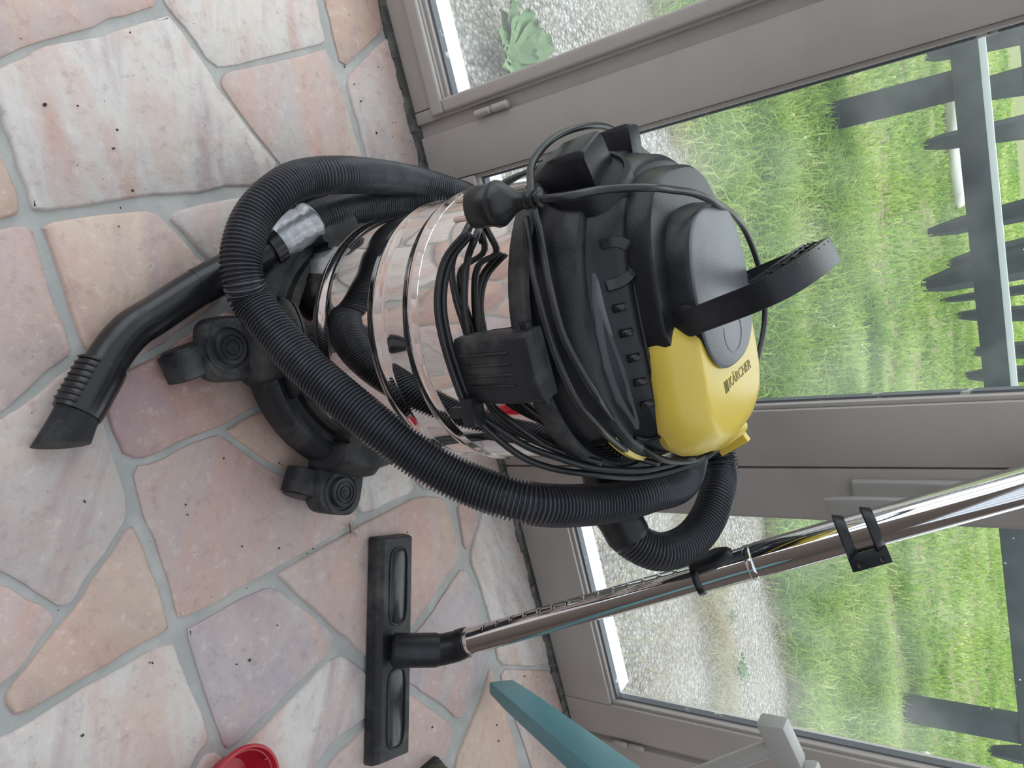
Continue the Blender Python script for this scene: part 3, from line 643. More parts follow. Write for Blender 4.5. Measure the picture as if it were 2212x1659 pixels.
# steel drum
prof = [(.150, .074), (.1575, .076), (.158, .10), (.160, .150), (.161, .158), (.164, .164), (.1668, .170), (.1650, .176), (.1625, .183), (.1630, .192), (.1655, .255),
        (.166, .262), (.1680, .268), (.1698, .2745), (.1685, .281), (.1675, .287), (.1670, .292), (.168, .317), (.1685, .322), (.1708, .3275), (.1724, .334), (.1712, .3405),
        (.1700, .346), (.1700, .352), (.1730, .42), (.1765, .490)]
def smoothprof(p, m=4):
    q = []
    for i in range(len(p) - 1):
        a = p[max(i - 1, 0)]; b = p[i]; c = p[i + 1]; d = p[min(i + 2, len(p) - 1)]
        for k in range(m):
            t = k / m
            q.append(tuple(b[j] + (c[j] - b[j]) * t if False else .5 * (2 * b[j] + (c[j] - a[j]) * t + (2 * a[j] - 5 * b[j] + 4 * c[j] - d[j]) * t * t + (-a[j] + 3 * b[j] - 3 * c[j] + d[j]) * t ** 3) for j in (0, 1)))
    q.append(p[-1]); return q
MB().lathe(smoothprof(prof), 160, VX).build('steel_drum', m_steel, VC, smooth=180)
# trolley ring with five swivel castors
ring = MB().lathe([(.150, .040), (.186, .040), (.189, .046), (.189, .072), (.184, .082), (.176, .088), (.168, .086), (.164, .080), (.150, .078)], 96, VX)
ring.build('trolley_ring', m_plast_d, VC, smooth=40)
for i in range(5):
    a = math.radians(-31.5 - 73.0 * i) if i < 2 else math.radians(-31.5 - 73 - 71 * (i - 1)); ca, sa = math.cos(a), math.sin(a)
    X = VX @ RZ(a)
    arm = MB()
    def rr(x0, x1, wy, z, p=4, n=40):
        return [((x0 + x1) / 2 + (x1 - x0) / 2 * math.copysign(abs(math.cos(2 * PI * k / n)) ** (2 / p), math.cos(2 * PI * k / n)),
                 wy * math.copysign(abs(math.sin(2 * PI * k / n)) ** (2 / p), math.sin(2 * PI * k / n)), z) for k in range(n)]
    arm.loft([rr(.150, .250, .040, .034), rr(.150, .254, .042, .040), rr(.150, .254, .042, .058), rr(.155, .250, .038, .0655), rr(.158, .244, .033, .067)], X)
    # upstand running up the drum beside the arm
    arm.loft([rr(.150, .200, .050, .05), rr(.152, .196, .046, .085), rr(.154, .184, .036, .105)], X)
    ar = arm.build('castor_arm', m_plast_d, VC, smooth=45)
    cap = MB().lathe([(.031, .060), (.031, .0685), (.029, .0690), (.026, .0690), (.0255, .0660), (.0245, .0660)], 40, X @ T(.222, 0, 0), cap=False)
    cap.lathe([(.0215, .064), (.0215, .0725), (.0205, .0745), (.0165, .0745), (.0160, .0730), (.0145, .0730), (.0140, .0748), (.0105, .0748), (.0100, .0733), (.0085, .0733), (.0080, .0750), (.0040, .0750), (.0035, .0760), (.0005, .0765)], 40, X @ T(.222, 0, 0))
    cap.build('pivot_cap', m_plast_d, ar, smooth=30)
    # swivelled twin wheel
    sw = [-1.75, .35, 2.6, 1.2, -.4][i]
    WX = X @ T(.222, 0, 0) @ RZ(sw) @ T(.037, 0, 0)
    wh = MB()
    for s in (-1, 1):
        wh.lathe([(.004, 0), (.020, .0), (.0255, .002), (.0262, .005), (.0262, .012), (.0245, .0145), (.016, .0155), (.004, .0155)], 32,
                 WX @ T(0, s * .005, .0265) @ Matrix.Rotation(-s * PI / 2, 4, 'X'))
    wh.build('wheel', m_plast, ar, smooth=40)
    fk = MB(); hood = []
    for k in range(13):
        th = math.radians(-15 + 150 * k / 12); hood.append((.0295 * math.cos(th), 0, .0265 + .0295 * math.sin(th)))
    fk.sweep(hood, [(-.0175, -.0015), (.0175, -.0015), (.0175, .0015), (-.0175, .0015)], up=(0, 1, 0))
    V0 = [WX @ Vector(v) for v in fk.V]; fk.V = [tuple(v) for v in V0]
    fk.build('wheel_hood', m_plast_d, ar, smooth=40)
boss = MB().lathe([(.011, 0), (.011, .004), (.013, .005), (.0155, .004), (.0155, 0)], 32, VX @ RZ(math.radians(-103)) @ T(.163, 0, .118) @ Matrix.Rotation(PI / 2, 4, 'Y'))
boss.lathe([(.004, 0), (.004, .006), (.009, .006), (.0105, .004), (.0105, 0)], 32, VX @ RZ(math.radians(-103)) @ T(.163, 0, .118) @ Matrix.Rotation(PI / 2, 4, 'Y'))
boss.build('round_stud', m_plast_d, VC, smooth=40)
up = MB(); sec = []
for k in range(17):
    t = -1 + 2 * k / 16; a = math.radians(-103 + 24 * t); top = .092 + .046 * max(0, math.cos(t * PI / 2)) ** .7
    sec.append((a, top))
V = []; F = []
for a, top in sec:
    for r_, z in ((.1585, .075), (.1655, .075), (.1665, top - .004), (.1640, top), (.1600, top)): V.append((AX + r_ * math.cos(a), AY + r_ * math.sin(a), z))
for i in range(16):
    for k in range(4): F.append((i * 5 + k, i * 5 + k + 1, (i + 1) * 5 + k + 1, (i + 1) * 5 + k))
mesh('drum_bracket', V, F, m_plast_d, VC, smooth=50)

# head
def se(x0, xb, xf, hw, z, p=2.6, n=72, p2=None):
    o = []
    for k in range(n):
        t = 2 * PI * k / n; c, s = math.cos(t), math.sin(t); q = p if (c < 0 or p2 is None) else p2
        o.append((x0 + (xf if c > 0 else xb) * math.copysign(abs(c) ** (2 / q), c), hw * math.copysign(abs(s) ** (2 / q), s), z))
    return o
fl = MB().lathe([(.170, .484), (.1885, .484), (.1905, .487), (.1905, .500), (.188, .5035), (.181, .504), (.180, .498), (.172, .498)], 128, VX)
fl.build('rim_flange', m_plast_d, VC, smooth=35)
HB = MB().loft([se(0, .176, .176, .176, .492, 2), se(0, .176, .176, .174, .505, 2), se(0, .172, .172, .168, .530, 2.05), se(0, .169, .168, .160, .5455, 2.1), se(0, .168, .167, .156, .5475, 2.1),
                se(0, .166, .166, .142, .548, 2.2), se(0, .163, .165, .132, .556, 2.4), se(0, .158, .163, .122, .572, 2.6), se(0, .153, .160, .116, .5775, 2.7), se(0, .149, .155, .111, .5790, 2.7)], VX)
HB.build('head_shell', m_plast, VC, smooth=38)
MB().loft([se(0, .1445, .05, .108, .576, 2.8), se(0, .141, .05, .107, .598, 2.8), se(0, .137, .05, .104, .6025, 2.8), se(0, .132, .05, .100, .6032, 2.8)], VX).build('upper_tier', m_plast, VC, smooth=38)
MB().loft([se(0, .100, .05, .082, .600, 2.8), se(0, .097, .05, .080, .622, 2.8), se(0, .094, .06, .077, .6262, 2.8)], VX).build('top_tier', m_plast, VC, smooth=38)
pl = MB().loft([se(0, .094, .075, .0765, .6262, 2.8, p2=2.5), se(0, .093, .074, .0755, .6282, 2.8, p2=2.5), se(0, .090, .072, .073, .6292, 2.8, p2=2.5)], VX)
plt = pl.build('top_plate', m_greyp, VC, smooth=38)
plt['label'] = 'smooth dark grey top plate'
# shallow thumb recess rim in the plate
rc = MB(); rc.tube([(AX + .040 + .022 * math.cos(t), AY + .026 * math.sin(t), .6290) for t in np.linspace(-2.0, 2.0, 28)], .0008, 6)
rc.build('recess_edge', m_greyp, plt, smooth=180)
# yellow front cover
YC = MB().loft([se(.082, .078, .080, .100, .562, 5, p2=2.6), se(.082, .080, .084, .108, .577, 5, p2=2.6), se(.082, .080, .084, .1085, .590, 5, p2=2.5), se(.082, .078, .080, .102, .6040, 5, p2=2.5),
                se(.080, .073, .070, .086, .6195, 4.5, p2=2.8), se(.080, .070, .064, .082, .6228, 4.2, p2=2.7), se(.078, .066, .058, .078, .6236, 4, p2=2.7)], VX)
yc = YC.build('front_cover', m_yel, VC, smooth=28); yc['label'] = 'yellow front cover of the head'
# yellow lower lip round the front of the head
V = []; F = []; A = np.linspace(math.radians(-50), math.radians(50), 40)
for a in A:
    for r_, z in ((.168, .530), (.1745, .530), (.1745, .5355), (.168, .538)): V.append((AX + r_ * math.cos(a), AY + r_ * math.sin(a), z))
for i in range(39):
    for k in range(3): F.append((i * 4 + k, i * 4 + k + 1, i * 4 + k + 5, i * 4 + k + 4))
yl = mesh('yellow_trim', V, F, m_yel, VC, smooth=40); yl['label'] = 'thin yellow strip round the head'
# switch knob on the front slope
kx = VX @ T(.160, .020, .590) @ Matrix.Rotation(math.radians(62), 4, 'Y')
sk = MB().lathe([(.026, 0), (.026, .010), (.023, .014), (.010, .0145)], 40, kx); sk.box((0, 0, .019), (.038, .010, .012), kx)
k0 = sk.build('switch_knob', m_yel, VC, bevel=.0012); k0['label'] = 'yellow rotary switch with I and 0 marks'
MB().box((0, -.001, .0254), (.020, .0016, .0006), kx).build('switch_mark', m_ink, k0)
# side cover panel, ribs, U-shaped grip
def slab(pts, n, th, name, m, parent, bv=.003):
    """extrude polygon pts (local, coplanar) by n*th"""
    V = list(pts) + [tuple(np.array(p) + np.array(n) * th) for p in pts]; k = len(pts)
    F = [tuple(range(k)), tuple(range(2 * k - 1, k - 1, -1))] + [(i, (i + 1) % k, k + (i + 1) % k, k + i) for i in range(k)]
    return MB().add(V, F, VX).build(name, m, parent, bevel=bv)
for s in (-1, 1):
    mir = lambda q: (q[0], q[1] if s < 0 else 2 * AY - q[1], q[2])
    ledge = [mir(q) for q in [(0.0802, 0.6383, 0.5542), (0.1057, 0.6315, 0.5522), (0.1370, 0.6278, 0.5506), (0.1725, 0.6286, 0.5499), (0.2093, 0.6369, 0.5511), (0.2478, 0.6565, 0.5554), (0.2392, 0.6538, 0.5586), (0.2103, 0.6451, 0.5619), (0.1797, 0.6406, 0.5628), (0.1451, 0.6371, 0.5592), (0.1146, 0.6367, 0.5575), (0.0895, 0.6381, 0.5561)]]; k_ = len(ledge)
    lv = [(a, b, c + .0015) for a, b, c in ledge] + [(a, b, c - .004) for a, b, c in ledge]
    MB().add(lv, [tuple(range(k_)), tuple(range(2 * k_ - 1, k_ - 1, -1))] + [(i, (i + 1) % k_, k_ + (i + 1) % k_, k_ + i) for i in range(k_)]).build('side_ledge', m_greyp, VC, smooth=60)  # paler grey paints in the light caught by the ledge
    MB().tube(spline([mir(q) for q in [(0.0942, 0.6653, 0.5793), (0.1215, 0.6628, 0.5794), (0.1591, 0.6625, 0.5793), (0.1982, 0.6640, 0.5793), (0.2342, 0.6678, 0.5792), (0.2507, 0.6716, 0.5782), (0.2605, 0.6710, 0.5723), (0.2648, 0.6695, 0.5573), (0.2582, 0.6599, 0.5483)]], .005), .0028, 8).build('filter_door_edge', m_plast, VC, smooth=180)
    rb = MB()
    for q0, q1 in [((0.1182, 0.6421, 0.5645), (0.1183, 0.6488, 0.5743)), ((0.1436, 0.6424, 0.5661), (0.1438, 0.6498, 0.5756)), ((0.1697, 0.6439, 0.5676), (0.1700, 0.6517, 0.5770)), ((0.1955, 0.6465, 0.5676), (0.1958, 0.6543, 0.5771)), ((0.2207, 0.6515, 0.5674), (0.2208, 0.6587, 0.5774))]: rb.tube([mir(q0), mir(q1)], .0042, 8)
    rb.build('filter_rib', m_gloss, VC, smooth=180)
    ug = MB(); ug.sweep(spline([mir(q) for q in [(0.0553, 0.6513, 0.5610), (0.0551, 0.6568, 0.5719), (0.0609, 0.6646, 0.5792), (0.0735, 0.6761, 0.5793), (0.0876, 0.6663, 0.5793), (0.0943, 0.6515, 0.5755), (0.0961, 0.6426, 0.5629)]], .004), [(-.005, -.003), (.005, -.003), (.005, .003), (-.005, .003)])
    ug.build('grip_recess', m_gloss, VC, smooth=40)
    # vents near the front
    vt = MB()
    for k in range(6):
        a = math.radians(s * (50 - k * 2.4)); vt.box((0, 0, 0), (.012, .0025, .016), VX @ T(.171 * math.cos(a), .171 * math.sin(a), .519) @ RZ(a))
    vt.build('vent_slat', m_gloss, VC)
# round blower cover on the back shoulder
ba = math.radians(-152)
bx = VX @ RZ(ba) @ T(.150, 0, .535) @ Matrix.Rotation(math.radians(80), 4, 'Y')
MB().lathe([(.046, -.01), (.046, .020), (.044, .0235), (.040, .0235), (.0385, .0205), (.030, .021), (.004, .024)], 48, bx).build('blower_cover', m_plast, VC, smooth=35)
# toggle latches
for s in (-1, 1):
    la = math.radians(s * 88)
    LX = VX @ RZ(la)
    rings = []
    for z, y0, x1, cz in ((.412, .030, .193, 0), (.416, .034, .197, 0), (.440, .036, .203, 0), (.475, .036, .207, 0), (.500, .035, .209, 0), (.513, .0345, .206, 0), (.5165, .034, .200, 0)):
        rings.append([(.182, -y0, z), (x1 - .004, -y0, z), (x1, -y0 * .86, z), (x1 + .002, 0, z), (x1, y0 * .86, z), (x1 - .004, y0, z), (.182, y0, z)])
    lt = MB().loft(rings, LX).build('latch', m_plast_d, VC, bevel=.0015)
    rb = MB()
    for k in range(4):
        y = -.018 + k * .011; rb.tube([LX @ Vector((.2045, y, .425)), LX @ Vector((.2095, y, .490))], .0014, 6)
    rb.build('latch_rib', m_plast_d, lt, smooth=180)
    hg = MB().tube([LX @ Vector((.190, -.041, .505)), LX @ Vector((.190, .041, .505))], .006, 12).build('latch_pin', m_plast, lt, smooth=60)
# small drum lug beyond the near latch
# cable hooks at the back
def hook(x, y, z, sx_, sy_, sz_, yaw, label=None):
    X = VX @ T(x, y, z) @ RZ(yaw)
    h = MB()
    out = [(0, -sy_ / 2), (.030, -sy_ / 2), (.036, -sy_ * .42), (.036, sy_ * .42), (.030, sy_ / 2), (0, sy_ / 2)]
    rings = []
    for zz, k in ((-sz_ / 2, .35), (-sz_ * .30, .65), (0, .95), (sz_ * .30, 1), (sz_ / 2 - .003, 1), (sz_ / 2, .95)):
        rings.append([(a * k * sx_ / .036 - .01, b, zz) for a, b in out])
    h.loft(rings, X)
    return h.build('cable_hook', m_plast, VC, bevel=.0015)

hook(-.152, -.078, .517, .044, .050, .084, math.radians(-158))
hook(-.165, .022, .512, .040, .026, .080, math.radians(176))

# carrying handle
HP = [(.008, -.086, .618), (.004, -.089, .632), (-.003, -.091, .660), (-.010, -.089, .688), (-.017, -.076, .713), (-.023, -.042, .729), (-.025, 0, .733)]
HP = HP + [(a, -b, c) for a, b, c in HP[-2::-1]]
HP = [(AX + a, AY + b, c) for a, b, c in HP]
hp = spline(HP, .006)
ha = MB().sweep(hp, [(-.0130, -.003), (.0130, -.003), (.0135, .0), (.0130, .003), (-.0130, .003)], up=(1, 0, .35))
hd = ha.build('carry_handle', m_plast, VC, smooth=40)
c0 = np.array([AX - .010, AY, .655])
rb = MB()
for q, (k, wv) in enumerate(((.90, .0012), (.80, .0012), (.70, .0012))):
    seg = hp[int(len(hp) * .24):int(len(hp) * .76)]; pts = [c0 + (p_ - c0) * np.array((1, 1 - (1 - k) * .35, k)) + np.array((.0, 0, 0)) for p_ in seg]
    rb.sweep(pts, [(-.0115, -wv), (.0115, -wv), (.0115, wv), (-.0115, wv)], up=(1, 0, .35))
for i in range(9):
    f = .28 + .44 * i / 8; p_ = hp[int(len(hp) * f)]
    a = c0 + (p_ - c0) * np.array((1, .965, .90)); b = c0 + (p_ - c0) * np.array((1, .895, .70))
    rb.sweep([p_, a, b], [(-.011, -.001), (.011, -.001), (.011, .001), (-.011, .001)], up=(1, 0, .1))
rb.build('grip_rib', m_plast, hd, smooth=40)
for s in (-1, 1):
    MB().lathe([(.016, 0), (.016, .006), (.012, .008)], 28, VX @ T(.006, s * .076, .616) @ Matrix.Rotation(-s * PI / 2, 4, 'X')).build('handle_pivot', m_plast, hd, smooth=35)
# hose port on the front of the drum
pa = math.radians(4)
PX = VX @ RZ(pa) @ T(.160, 0, .425) @ Matrix.Rotation(math.radians(90), 4, 'Y')
MB().lathe([(.038, 0), (.038, .018), (.034, .020), (.030, .024), (.030, .045), (.028, .046)], 40, PX).build('hose_port', m_plast, VC, smooth=35)
# lettering on the yellow cover
def text(body, size, X, m, parent, name, ext=.0003, shear=0):
    cu = bpy.data.curves.new(name, 'FONT'); cu.body = body; cu.size = size; cu.extrude = ext; cu.shear = shear
    tmp = bpy.data.objects.new(name + '_t', cu); COL.objects.link(tmp)
    dg = bpy.context.evaluated_depsgraph_get(); me = bpy.data.meshes.new_from_object(tmp.evaluated_get(dg))
    bpy.data.objects.remove(tmp); me.transform(X); me.name = name
    me.materials.clear()
    return fin(name, me, m, parent)
TX = VX @ Matrix(((0, -1, 0, 0.0962), (1, 0, 0, -0.0226), (0, 0, 1, .6238), (0, 0, 0, 1)))
bars = MB()
for k in range(3): bars.box((-.012 + k * .0038, .0045, .0003), (.0020, .0125, .0006), TX)
bars.build('logo_bars', m_ink, yc)
text('K\u00c4RCHER', .0155, TX @ Matrix.Diagonal((1.05, 1, 1, 1)), m_ink, yc, 'logo_lettering')

# ---------------------------------------------------------------- suction hose
HZ = empty('suction_hose', ((-0.0255, 0.5878, 0.1787)[0], (-0.0255, 0.5878, 0.1787)[1], 0))
tag(HZ, 'long ribbed black suction hose coiled around the steel drum, ending in a bent tube', 'hose')
def cpol(r_, deg, z): a = math.radians(deg); return (AX + r_ * math.cos(a), AY + r_ * math.sin(a), z)
H1 = [(0.4167, 0.7728, 0.4379), (0.4423, 0.7724, 0.4470), (0.4727, 0.7991, 0.4731), (0.4819, 0.8596, 0.4925), (0.4584, 0.9258, 0.5023), (0.4142, 0.9875, 0.4931)]
H2 = [(-0.0163, 1.0423, 0.1322), (-0.0482, 0.9912, 0.1130), (-0.0761, 0.9050, 0.1086), (-0.0916, 0.7608, 0.1427), (-0.0959, 0.6868, 0.1350), (-0.0815, 0.6363, 0.1350), (-0.0576, 0.5991, 0.1300), (-0.0231, 0.5717, 0.1280), (0.0087, 0.5616, 0.1280), (0.0411, 0.5647, 0.1299), (0.1158, 0.5647, 0.1830), (0.1985, 0.5747, 0.2592), (0.2480, 0.5884, 0.3031), (0.2869, 0.6052, 0.3472), (0.3264, 0.6344, 0.4149), (0.3642, 0.7156, 0.4535), (0.3823, 0.7852, 0.4791), (0.3991, 0.8797, 0.4875)]
hosep = H1 + [cpol(.235, 62, .475), cpol(.215, 88, .40), cpol(.225, 112, .24)] + H2 \
    + [cpol(.262, 48, .475), cpol(.266, 75, .40), cpol(.262, 108, .22)] + [(-0.0108, 1.0258, 0.1129), (-0.0360, 0.9737, 0.1033), (-0.0471, 0.9186, 0.0850), (-0.0514, 0.8321, 0.0800), (-0.0491, 0.7657, 0.0850), (-0.0472, 0.7430, 0.0850), (-0.0430, 0.7201, 0.0850)]
pitch = .0046; hs = spline(hosep, pitch / 6)
rad = [(.0252, .0250, .0222, .0208, .0208, .0222)[i % 6] for i in range(len(hs))]
MB().tube(hs, rad, 26).build('ribbed_hose', m_hose, HZ, smooth=180)
con = spline([cpol(.19, 4, .425), cpol(.222, 3, .424), (H1[0][0] - .016, H1[0][1] + .004, .428), H1[0], H1[1]], .006)
cn = [.0285 if i < len(con) * .5 else .0285 - .002 * math.sin(i) * 0 for i in range(len(con))]; cn[-1] = .026; cn[0] = .027
MB().tube(con, cn, 32).build('elbow_connector', m_plast, HZ, smooth=50)
# duct tape, flange, tube, bend, sleeve, crevice tip
tp = [(-0.0445, 0.7257, 0.0860), (-0.0360, 0.6943, 0.0800), (-0.0264, 0.6635, 0.0720)]
tps = spline(tp, .005); rs2 = random.Random(2)
tb = MB(); rr_ = [.0262 + .0007 * math.sin(i * 1.9) + rs2.uniform(-.0005, .0005) for i in range(len(tps))]
tb.tube(tps, rr_, 30); V2 = []
for v in tb.V:
    q = Vector(v); k = noise.noise(q * 55) * .0016 + noise.noise(q * 140) * .0007; V2.append((q.x + k, q.y + k * .6, q.z + k))
tb.V = V2; to = tb.build('duct_tape', m_tape, HZ, smooth=180); to['label'] = 'crinkled silver duct tape wound round the hose end'
fp = [(-0.0270, 0.6661, 0.0730), (-0.0216, 0.6516, 0.0690)]
MB().tube([fp[0], fp[1]], .0285, 36).build('end_collar', m_gloss, HZ, smooth=40)
tu = spline([(-0.0258, 0.6633, 0.0720), (-0.0101, 0.6172, 0.0550), (0.0043, 0.5588, 0.0400), (0.0248, 0.4931, 0.0300), (0.0331, 0.4646, 0.0285), (0.0494, 0.4367, 0.0285), (0.0718, 0.4100, 0.0290), (0.0858, 0.3941, 0.0290)], .008)
MB().tube(tu, [.0235] * len(tu), 36).build('bent_tube', m_gloss, HZ, smooth=60)
sm = spline([(-0.0101, 0.6172, 0.0550), (0.0043, 0.5588, 0.0400)], .004)
MB().tube(sm, .0242, 36).build('tube_joint', m_gloss, HZ, smooth=40)
sv = spline([(0.0632, 0.4176, 0.0300), (0.1042, 0.3717, 0.0300)], .01)
so = MB(); so.tube(sv, [.0262] + [.0272] * (len(sv) - 2) + [.0262], 36)
sv_o = so.build('sleeve', m_gloss, HZ, smooth=50)
rb = MB(); d_ = np.array(sv[-1]) - np.array(sv[0]); dn = d_ / np.linalg.norm(d_); sd_ = np.cross(dn, (0, 0, 1)); sd_ /= np.linalg.norm(sd_)
if sd_[0] > 0: sd_ = -sd_
for k in range(8):
    c = np.array(sv[0]) + d_ * (.06 + .12 * k); pts = [c + .0278 * (sd_ * math.cos(t) + np.array((0, 0, 1)) * math.sin(t)) for t in np.linspace(-.1, 1.0, 9)]
    rb.tube(pts, .0016, 6)
rb.build('sleeve_rib', m_gloss, sv_o, smooth=180)
tpv = [np.array(p_) for p_ in ((0.1010, 0.3764, 0.0290), (0.1328, 0.3488, 0.0190))]
n_ = 36; d_ = (tpv[1] - tpv[0]); L_ = np.linalg.norm(d_); dn = d_ / L_; u_ = np.cross(dn, (0, 0, 1)); u_ /= np.linalg.norm(u_); v_ = np.cross(u_, dn)
rings = []
for t, ru, rv in ((0, .0235, .0235), (.45, .0245, .021), (1.0, .0275, .0175)):
    rg = []
    for k in range(n_):
        a = 2 * PI * k / n_; cc, ss = math.cos(a), math.sin(a)
        cut_ = (0.30 * cc - .25 * ss) * .035 * t
        p_ = tpv[0] + dn * (L_ * t + cut_) + u_ * cc * ru + v_ * ss * rv; p_[2] = max(p_[2], .0045); rg.append(tuple(p_))
    rings.append(rg)
MB().loft(rings).build('tip', m_plast_d, HZ, smooth=50)

# ---------------------------------------------------------------- power cord
PC = empty('power_cord', (AX - .15, AY - .17, 0)); tag(PC, 'black power cord looped around the vacuum head, its plug hanging by the drum', 'power cord')
def cable(P, r_=.0038): return MB().tube(spline(P, .006), r_, 9)
c1 = MB()
for P in ([(0.0143, 0.6085, 0.4405), (0.0358, 0.5936, 0.4158), (0.0692, 0.5774, 0.4072), (0.1054, 0.5674, 0.4081), (0.1539, 0.5635, 0.4135), (0.1879, 0.5673, 0.4172), (0.2178, 0.5777, 0.4295), (0.2552, 0.6008, 0.4448), (0.2781, 0.6228, 0.4664), (0.2938, 0.6455, 0.4956), (0.3242, 0.7067, 0.5200), (0.3302, 0.7615, 0.5600), (0.3184, 0.7909, 0.5850), (0.2921, 0.8295, 0.6000), (0.2540, 0.8998, 0.6030), (0.2142, 0.9512, 0.6040), (0.1618, 0.9593, 0.6060), (0.1093, 0.9274, 0.6100), (0.0746, 0.8786, 0.6150), (0.0488, 0.7819, 0.6320), (0.0316, 0.7355, 0.6280), (0.0219, 0.6960, 0.6220), (0.0141, 0.6598, 0.6160), (0.0059, 0.6209, 0.5900), (0.0040, 0.5849, 0.5750), (0.0010, 0.5798, 0.5498), (-0.0011, 0.5762, 0.5462)],[(0.0176, 0.6148, 0.4393), (0.0382, 0.6003, 0.4169), (0.0710, 0.5841, 0.4090), (0.1066, 0.5742, 0.4101), (0.1538, 0.5705, 0.4154), (0.1911, 0.5753, 0.4182), (0.2150, 0.5830, 0.4357), (0.2422, 0.5985, 0.4560), (0.2621, 0.6145, 0.4815), (0.2824, 0.6370, 0.5030), (0.3066, 0.6851, 0.5300), (0.3140, 0.7163, 0.5480), (0.3196, 0.7514, 0.5660)],[(-0.0011, 0.5762, 0.5462), (-0.0131, 0.5988, 0.5323), (-0.0338, 0.6411, 0.5122), (-0.0523, 0.6849, 0.5116), (-0.0608, 0.7396, 0.5119), (-0.0609, 0.8121, 0.5050), (-0.0475, 0.8600, 0.5048), (-0.0263, 0.9048, 0.5035), (-0.0098, 0.9468, 0.4969), (0.0183, 1.0006, 0.4596)],[(0.0149, 0.6338, 0.4205), (-0.0095, 0.6840, 0.4092), (-0.0238, 0.7200, 0.4168), (-0.0319, 0.7526, 0.4391), (-0.0405, 0.7965, 0.4590), (-0.0430, 0.8428, 0.4844), (-0.0364, 0.8750, 0.4948), (-0.0151, 0.9219, 0.4963), (0.0119, 0.9740, 0.4732)],[(0.0012, 0.6267, 0.5128), (0.0165, 0.6183, 0.5172), (0.0296, 0.6120, 0.5218), (0.0748, 0.5892, 0.5337), (0.1209, 0.5782, 0.5423), (0.1596, 0.5800, 0.5525), (0.1914, 0.5899, 0.5582), (0.2465, 0.6571, 0.5350), (0.2828, 0.6813, 0.5480), (0.3083, 0.7133, 0.5560), (0.3256, 0.7629, 0.5660), (0.3198, 0.8045, 0.5800)],[(0.0143, 0.6189, 0.5050), (0.0270, 0.6102, 0.5093), (0.0645, 0.5900, 0.5188), (0.1031, 0.5780, 0.5272), (0.1474, 0.5752, 0.5330), (0.1894, 0.5832, 0.5380), (0.2276, 0.6019, 0.5466), (0.2878, 0.6809, 0.5300), (0.3073, 0.7046, 0.5450)],[(-0.0319, 0.7526, 0.4391), (-0.0246, 0.7161, 0.4198), (-0.0052, 0.6769, 0.4099), (0.0173, 0.6255, 0.4218), (0.0434, 0.6183, 0.4018), (0.0756, 0.6038, 0.4078), (0.1041, 0.5951, 0.4167), (0.1333, 0.5913, 0.4213), (0.1845, 0.5922, 0.4230), (0.2126, 0.5972, 0.4325), (0.2382, 0.6078, 0.4571), (0.2608, 0.6236, 0.4851), (0.2796, 0.6428, 0.5124)],[(-0.0293, 0.7724, 0.4321), (-0.0222, 0.7328, 0.4171), (-0.0029, 0.6932, 0.4101), (0.0198, 0.6234, 0.4394), (0.0418, 0.6170, 0.4249), (0.0765, 0.6003, 0.4223), (0.1040, 0.5921, 0.4222), (0.1527, 0.5885, 0.4235), (0.1909, 0.5918, 0.4276), (0.2156, 0.5974, 0.4466), (0.2476, 0.6150, 0.4677), (0.2658, 0.6293, 0.4892)],): 
    q = spline(P, .006); c1.tube(q, .0038, 9)
c1.build('cable', m_cord, PC, smooth=180)
pg0, pg1 = [Vector(p_) for p_ in ((-0.0062, 0.5714, 0.4828), (-0.0011, 0.5805, 0.5434))]
QX = zto(pg0, pg1 - pg0); LL = (pg1 - pg0).length
plg = MB().lathe([(.004, 0), (.0185, 0), (.0195, .0015), (.0195, .020), (.0185, .0215), (.0205, .0225), (.0215, .026), (.0205, .030), (.016, .036), (.0105, .043), (.0080, .050), (.0080, LL - .006), (.007, LL)], 40, QX)
pb_ = plg.build('plug', m_cord, PC, smooth=35)
for s in (-1, 1):
    MB().lathe([(.0024, -.019), (.0026, -.0175), (.0026, .002)], 16, QX @ T(s * .0095, 0, 0)).build('pin', m_brass, pb_, smooth=60)
gr = MB()
for k in range(3): gr.lathe([(.0078, 0), (.0092, .0008), (.0092, .0024), (.0078, .0032)], 24, QX @ T(0, 0, .054 + k * .0065))
gr.build('strain_relief', m_cord, pb_, smooth=60)

cq = Vector((0.1906, 0.5670, 0.4229)); MB().box((0, 0, 0), (.030, .020, .016), T(*cq) @ RZ(-.2)).build('cord_clip', m_plast, PC, bevel=.003)
MB().box((0, 0, 0), (.012, .010, .022), T(cq.x, cq.y, cq.z - .018) @ RZ(-.2)).build('cord_clip', m_plast, PC, bevel=.002)

# ---------------------------------------------------------------- telescopic tube and floor nozzle
TB = empty('telescopic_tube', (0.6294, 0.7450, 0.1287)); 
tag(TB, 'chrome telescopic suction tube with a flat black floor nozzle, leaning against the door', 'vacuum tube')
p0 = Vector((0.6294, 0.7450, 0.1287)); p1 = Vector((0.4778, 1.0300, 0.8549)); dv = (p1 - p0).normalized(); Lp = (p1 - p0).length
TXp = zto(p0, dv)
